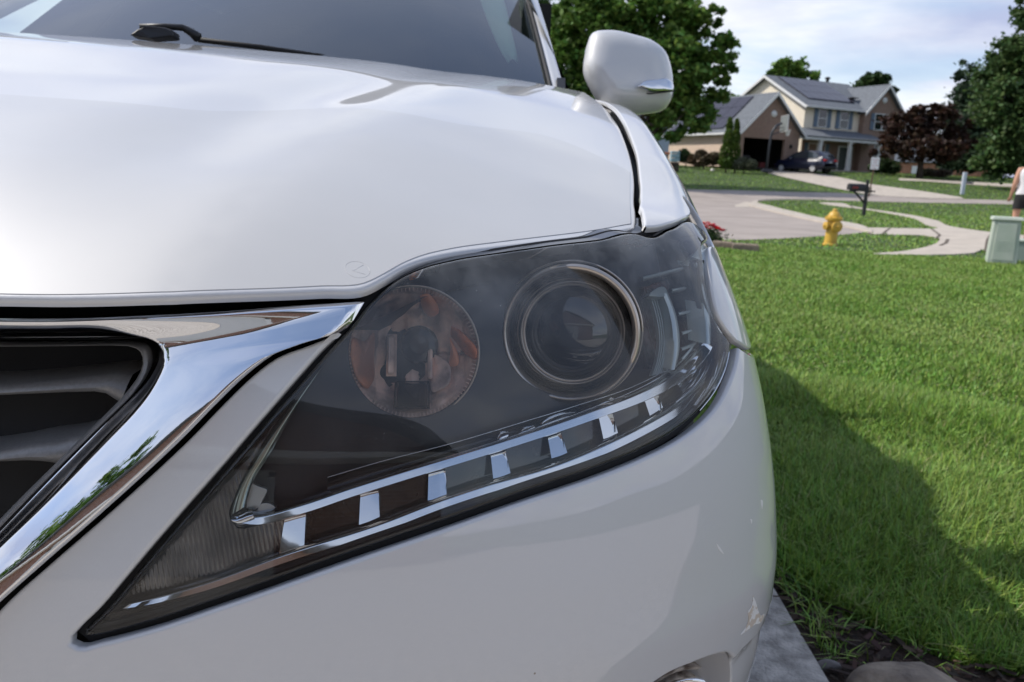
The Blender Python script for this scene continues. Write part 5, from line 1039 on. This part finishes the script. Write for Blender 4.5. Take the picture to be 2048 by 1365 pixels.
for i in range(3):
    q=MB(); x=-.60+i*.075
    q.box(x,x+.05,-.114,-.111,H_*.74+.12,H_*.74+.132).box(x+.035,x+.05,-.114,-.111,H_*.74+.06,H_*.74+.12).box(x,x+.05,-.114,-.111,H_*.74+.05,H_*.74+.062).box(x,x+.013,-.114,-.111,H_*.74+.062,H_*.74+.09); q.build('house_number',rd,bx_)
q=MB(); q.box(.0,.08,-.3,.3,H_*.72,H_*.74); 
q=MB(); q.box(.06,.16,-.05,.05,H_*.66,H_*.84); q.build('paper_holder',mat('holder_tan',(.35,.27,.2),rough=.7),mx_)
# street sign
c=CP+ray(1737,399)*43; c[2]=float(T(c[0],c[1])); k=43/F; sg=thing('street_sign','small white sign with red lettering on a thin brown post','sign',tuple(c),math.radians(-3))
q=MB(); q.tube([(0,0,-.1),(.10,0,77*k)],.035,6); q.build('post',mat('rust_post',(.10,.05,.035),rough=.8),sg)
q=MB(); q.box(-.13,.30,-.06,-.04,53*k,76*k); pl=q.build('sign_plate',mat('sign_white',(.78,.78,.77),rough=.5),sg,bevel=.015)
for i,(a_,b_) in enumerate(((-.06,.23),(-.02,.19),(-.08,.25),(-.05,.16))):
    q=MB(); zz=(72-i*5.2)*k; 
    x=a_
    while x<b_: q.box(x,x+.028,-.064,-.0605,zz-.035,zz); x+=.045
    q.build('lettering',mat('sign_red',(.55,.22,.20),rough=.6),pl)
# white post on the far lawn
c=hit(1924,388); k=(c-CP)@fw/F; wp=thing('marker_post','slim grey white post with a crossbar on the far lawn','post',(c[0],c[1],c[2])); q=MB(); q.box(-.10,.10,-.08,.08,-.1,42*k); q.build('post',mat('post_grey',(.48,.52,.58),rough=.6),wp,bevel=.02); q=MB(); q.box(.1,.55,-.06,.06,20*k,23*k); q.build('crossbar',mat('bar_dark',(.06,.07,.09),rough=.6),wp)
# utility boxes ------------------------------------------------------
um=mat('faded_green_paint',(.40,.46,.38),rough=.6,col2=(.47,.51,.44),nscale=5)
c=G(2000,528,LZ); k=(c-CP)@fw/F
ub=thing('utility_box','pale green tapered utility pedestal at the right edge of the near lawn','utility box',(c[0],c[1],LZ),math.radians(-24))
def frustum(name,w0,d0,w1,d1,z0,z1,m,par,cx=0,cy=0,bev=.01):
    q=MB(); q.add([(cx-w0,cy-d0,z0),(cx+w0,cy-d0,z0),(cx+w0,cy+d0,z0),(cx-w0,cy+d0,z0),(cx-w1,cy-d1,z1),(cx+w1,cy-d1,z1),(cx+w1,cy+d1,z1),(cx-w1,cy+d1,z1)],[(0,3,2,1),(4,5,6,7),(0,1,5,4),(1,2,6,5),(2,3,7,6),(3,0,4,7)]); return q.build(name,m,par,bevel=bev)
hh=93*k
frustum('cabinet',.185,.15,.165,.13,-.05,hh*.93,um,ub); frustum('lid',.20,.165,.185,.15,hh*.93,hh,um,ub); frustum('door_panel',.13,.008,.12,.008,.06,hh*.86,um,ub,cy=-.148,bev=.004)
q=MB(); [q.box(-.09,.09,-.158,-.150,hh*.3+i*.03,hh*.3+i*.03+.012) for i in range(5)]; q.build('louvre',um,ub)
c=G(2042,524,LZ); u2=thing('utility_box','short green grey utility box half hidden right of the tall pedestal','utility box',(c[0]+.05,c[1]+.1,LZ),math.radians(-24)); hh=46*k
frustum('cabinet',.13,.12,.12,.11,-.05,hh*.9,mat('grey_green_paint',(.24,.30,.26),rough=.6),u2); frustum('lid',.14,.13,.13,.12,hh*.9,hh,um,u2)
# timber edging and red flowers --------------------------------------
wm_=mat('weathered_timber',(.30,.24,.18),rough=.9,col2=(.17,.13,.10),nscale=12,bump=.6,bscale=40,bdist=.01)
for a,b,lab in (((1424,497),(1466,500),'weathered timber edging, left one under the red flowers'),((1464,502),(1517,505),'weathered timber edging, right one ending on the lawn')):
    p=G(*a,LZ); q_=G(*b,LZ); d=q_-p; L_=np.linalg.norm(d); t=thing('timber_edging',lab,'timber',(p[0],p[1],LZ),math.atan2(d[1],d[0]),'timbers edging the flower bed'); q=MB(); q.box(0,L_,-.07,.09,-.02,.10).box(0.01,L_-.02,-.05,.10,.10,.112); q.build('beam',wm_,t,bevel=.012)
c=G(1418,494,LZ); fl_=thing('flower_clump','clump of bright red flowers beside the timber edging','flowers',(c[0],c[1]+.2,LZ)); r=np.random.default_rng(5)
n=900; P=r.normal(size=(n,3))*[.13,.12,.07]+[0,0,.13]; a=r.normal(size=(n,3)); a/=np.linalg.norm(a,axis=1)[:,None]; b=np.cross(a,r.normal(size=(n,3))); b/=np.linalg.norm(b,axis=1)[:,None]; V=np.stack([P-a*.03,P+b*.015,P+a*.03,P-b*.015],1); V[...,2]=np.maximum(V[...,2],0); mkbig('foliage',V.reshape(-1,3),np.arange(n*4).reshape(-1,4),G2,fl_)
rm_=mat('red_petal',(.72,.015,.03),rough=.5,isl=.3)
for i in range(60):
    p=np.array([r.uniform(-.26,.24),r.uniform(-.2,.15),0]); p[2]=.20+.14*math.exp(-(p[0]**2+p[1]**2)*14)+r.uniform(-.03,.02)
    q=MB(); m_=14
    for k2 in range(m_):
        d=r.normal(size=3); d/=np.linalg.norm(d); d[2]=abs(d[2])*.7; e2=np.cross(d,[.3,.2,1]); e2/=np.linalg.norm(e2)+1e-9; cc_=p+d*.022; q.add([cc_-e2*.022,cc_+d*.02,cc_+e2*.022,cc_-d*.01],[(0,1,2,3)])
    q.build('flower_head',rm_,fl_)
# play stand beneath the maple ---------------------------------------
k=56/F
c=bt(1318,338,56); ps_=thing('play_stand','low wooden play stand with orange and white crates beneath the maple','play stand',tuple(c)); wd2=mat('dark_wood',(.05,.035,.03),rough=.8); orn=mat('orange_plastic',(.62,.20,.08),rough=.5); whp=mat('white_plastic',(.7,.66,.6),rough=.5)
q=MB(); 
for x in (-38,-12,14,30): q.box(x*k,(x+2.5)*k,-.04,.04,0,30*k)
q.box(-38*k,30*k,-.3,.3,6*k,8*k).box(-38*k,30*k,-.3,.3,17*k,19*k); q.build('frame',wd2,ps_)
q=MB(); q.box(-38*k,18*k,-.4,.4,30*k,34*k); q.build('top_board',orn,ps_,bevel=.02)
for x,z,w,m in ((-33,20,7,orn),(-20,20,6,orn),(-8,20,6,whp),(2,20,7,orn),(-20,8.5,6,orn),(-8,8.5,9,whp)): q=MB(); q.box(x*k,(x+w)*k,-.25,.2,z*k,(z+6)*k); q.build('crate',m,ps_,bevel=.02)
c=bt(1347,339,55); pb=thing('bin_stack','stack of pale blue bins on a dark base beneath the maple','bin stack',tuple(c)); bb=mat('pale_blue_plastic',(.30,.45,.52),rough=.5)
for i,(z0,z1,m) in enumerate(((0,9,wd2),(10,17,wd2),(18,25,bb),(26,33,bb),(34,38,bb))): q=MB(); q.box(-8*k,9*k,-.3,.3,z0*k,z1*k); q.build('bin',m,pb,bevel=.03)
c=bt(1425,338,56); wb=MB(); wb.rev([(0,0),(.10,.0),(.14,.08),(.10,.18),(0,.20)],(0,0,0),(0,0,1),14); o=wb.build('garden_ball',whp,None,True); o.location=c; tag(o,'tiny white object on the lawn edge before the brown shrub','ball')
c=bt(1293,338,57.5); 
# ---------------------------------------------------------------- house behind the camera (seen mirrored in the chrome)
hb=thing('white_garage','white garage front with gutter seen only mirrored in the chrome grille','garage',(-1.5,-7.6,0)); wsd=mat('white_siding',(.62,.62,.60),rough=.6)
q=MB(); q.box(-6,6,-6,0,-.05,2.9); q.prism([(-6.4,2.9),(6.4,2.9),(0,6.2)],'y',-6,0); q.build('wall',brickm('garage_brick',(.30,.15,.10),(.24,.11,.08),(.4,.34,.3)),hb)
q=MB(); q.box(-2.6,2.6,.0,.06,0,2.3)
for i in range(1,4): q.box(-2.6,2.6,.055,.075,i*.575-.012,i*.575+.012)
q.build('garage_door',wsd,hb); q=MB(); q.box(-2.8,-2.6,0,.09,0,2.5).box(2.6,2.8,0,.09,0,2.5).box(-2.8,2.8,0,.09,2.3,2.55); q.build('door_frame',trimw,hb)
q=MB(); q.box(-6.4,6.4,.0,.5,2.78,2.95).box(-6.4,6.4,.5,.62,2.80,2.96); q.build('gutter',trimw,hb)
slab3('roof',[(-6.6,.55,2.98),(0,.55,6.4),(0,-6.2,6.4),(-6.6,-6.2,2.98)],.14,rf,hb); slab3('roof',[(6.6,.55,2.98),(0,.55,6.4),(0,-6.2,6.4),(6.6,-6.2,2.98)],.14,rf,hb)
tree('broadleaf_tree',(-9.5,-11,0),9,[(0,0,5.5,3,3,2.2),(1.5,.5,4.5,2.2,2,1.6),(-1.5,-.5,5,2.2,2,1.8),(.3,0,7.3,1.8,1.8,1.5)],G1,'unseen leafy tree added beside the white garage for reflections on the car',nleaf=6000,ls=.3,seed=31)  # tree added out of view to give the car something to reflect
# ---------------------------------------------------------------- person
def person(loc,h,rz):
    t=thing('person','person seen from behind in a white sleeveless top and black shorts, at the right edge','person',loc,rz); s=h/1.75
    J={'pel':(0,0,.95),'sp':(0,.0,1.12),'ch':(0,0,1.32),'nk':(0,.0,1.47),'hd0':(0,-.01,1.55),'hd':(0,-.02,1.64),
       'shL':(-.17,0,1.41),'elL':(-.225,.02,1.13),'wrL':(-.22,-.12,.93),'haL':(-.22,-.17,.88),'shR':(.17,0,1.41),'elR':(.225,.02,1.13),'wrR':(.22,-.12,.93),'haR':(.22,-.17,.88),
       'hpL':(-.10,0,.90),'knL':(-.12,-.02,.50),'anL':(-.13,.02,.10),'toL':(-.14,-.14,.035),'hpR':(.10,0,.90),'knR':(.11,-.03,.50),'anR':(.12,.02,.10),'toR':(.14,-.14,.035)}
    R_={'pel':(.155,.12),'sp':(.135,.105),'ch':(.165,.12),'nk':(.06,.06),'hd0':(.075,.085),'hd':(.082,.10),'shL':(.07,.07),'elL':(.045,.045),'wrL':(.03,.028),'haL':(.03,.018),'shR':(.07,.07),'elR':(.045,.045),'wrR':(.03,.028),'haR':(.03,.018),
        'hpL':(.10,.10),'knL':(.06,.06),'anL':(.04,.045),'toL':(.04,.03),'hpR':(.10,.10),'knR':(.06,.06),'anR':(.04,.045),'toR':(.04,.03)}
    E_=[('pel','sp'),('sp','ch'),('ch','nk'),('nk','hd0'),('hd0','hd'),('ch','shL'),('shL','elL'),('elL','wrL'),('wrL','haL'),('ch','shR'),('shR','elR'),('elR','wrR'),('wrR','haR'),('pel','hpL'),('hpL','knL'),('knL','anL'),('anL','toL'),('pel','hpR'),('hpR','knR'),('knR','anR'),('anR','toR')]
    def skin(name,keys,edges,m,sc_=1.,rootk=None,over={}):
        ks=list(keys); me=bpy.data.meshes.new(name); me.from_pydata([tuple(s*c for c in over.get(k_,J[k_])) for k_ in ks],[(ks.index(a),ks.index(b)) for a,b in edges],[]); o=bpy.data.objects.new(name,me); C.objects.link(o); o.parent=t
        o.modifiers.new('s','SKIN'); md_=o.modifiers.new('u','SUBSURF'); md_.levels=2; md_.render_levels=2
        for i,k_ in enumerate(ks): v=me.skin_vertices[0].data[i]; v.radius=(R_[k_][0]*sc_*s,R_[k_][1]*sc_*s); v.use_root=(k_==(rootk or ks[0]))
        me.materials.append(m); return o
    skm=mat('skin',(.50,.27,.18),rough=.55); skin('body',J.keys(),E_,skm,1,'pel')
    wt=mat('white_cotton',(.74,.72,.73),rough=.9,bump=.3,bscale=8); bk=mat('black_cotton',(.012,.012,.013),rough=.9)
    def loft(name,secs,m,cx=0):
        V=[(cx*s+(x0+rx*math.cos(a))*s,(y0+ry*math.sin(a))*s*(1+.02*math.sin(5*a+z*40)),z*s) for z,rx,ry,x0,y0 in secs for a in np.linspace(0,2*math.pi,25)[:-1]]
        return mk(name,V,grid_faces(len(secs),24,True),m,t)
    loft('sleeveless_top',[(.94,.178,.130,0,0),(.96,.180,.132,0,0),(1.06,.165,.122,0,0),(1.16,.163,.120,0,0),(1.27,.190,.138,0,0),(1.36,.200,.140,0,0),(1.42,.175,.125,0,0),(1.455,.12,.10,0,0),(1.47,.075,.075,0,0)],wt)
    sh=loft('shorts',[(.99,.172,.126,0,0),(.96,.176,.130,0,0),(.90,.185,.140,0,0),(.84,.188,.142,0,0),(.80,.180,.125,0,0)],bk)
    for sx_ in (-1,1): o_=loft('leg_opening',[(.86,.098,.125,sx_*.092,0),(.78,.098,.118,sx_*.095,0),(.70,.096,.110,sx_*.100,0),(.66,.095,.106,sx_*.103,0)],bk); o_.parent=sh
    hm_=mat('brown_hair',(.06,.035,.02),rough=.8); q=MB(); q.rev([(0,.115),(.05,.105),(.085,.07),(.098,.0),(.09,-.06),(.06,-.09)],(0,.02*s,1.66*s),(0,0,1),16); q.build('hair',hm_,t,True)
    for sx_ in (-1,1):   # fingers of the loose hands, shoes
        for f_ in range(4):
            q=MB(); x=sx_*.22+(f_-1.5)*.014; q.tube([(x*s,-.19*s,.87*s),(x*s,-.215*s,.835*s),(x*s,-.205*s,.80*s)],[.009*s,.008*s,.006*s],6); q.build('finger',skm,t,True)
        q=MB(); q.tube([((sx_*.22-sx_*.025)*s,-.165*s,.885*s),((sx_*.22-sx_*.045)*s,-.19*s,.86*s),((sx_*.22-sx_*.04)*s,-.205*s,.835*s)],[.011*s,.010*s,.007*s],6); q.build('thumb',skm,t,True)
        q=MB(); x=sx_*.135; q.prism([(-.20,0),(.09,0),(.10,.06),(.04,.10),(-.05,.09),(-.18,.05)],'x',x-.045,x+.045); q.V=[tuple(np.array(v)*s) for v in q.V]; q.build('shoe',mat('shoe_grey',(.3,.3,.32),rough=.8),t,bevel=.015)
        q=MB(); q.tube([(sx_*.085*s,.0,1.60*s),(sx_*.098*s,.01,1.62*s),(sx_*.088*s,.01,1.66*s)],[.012*s,.016*s,.01*s],6); q.build('ear',skm,t,True)
    return t
c=G(2036,484,0); person((c[0],c[1],-.02),1.78,math.pi-.25)
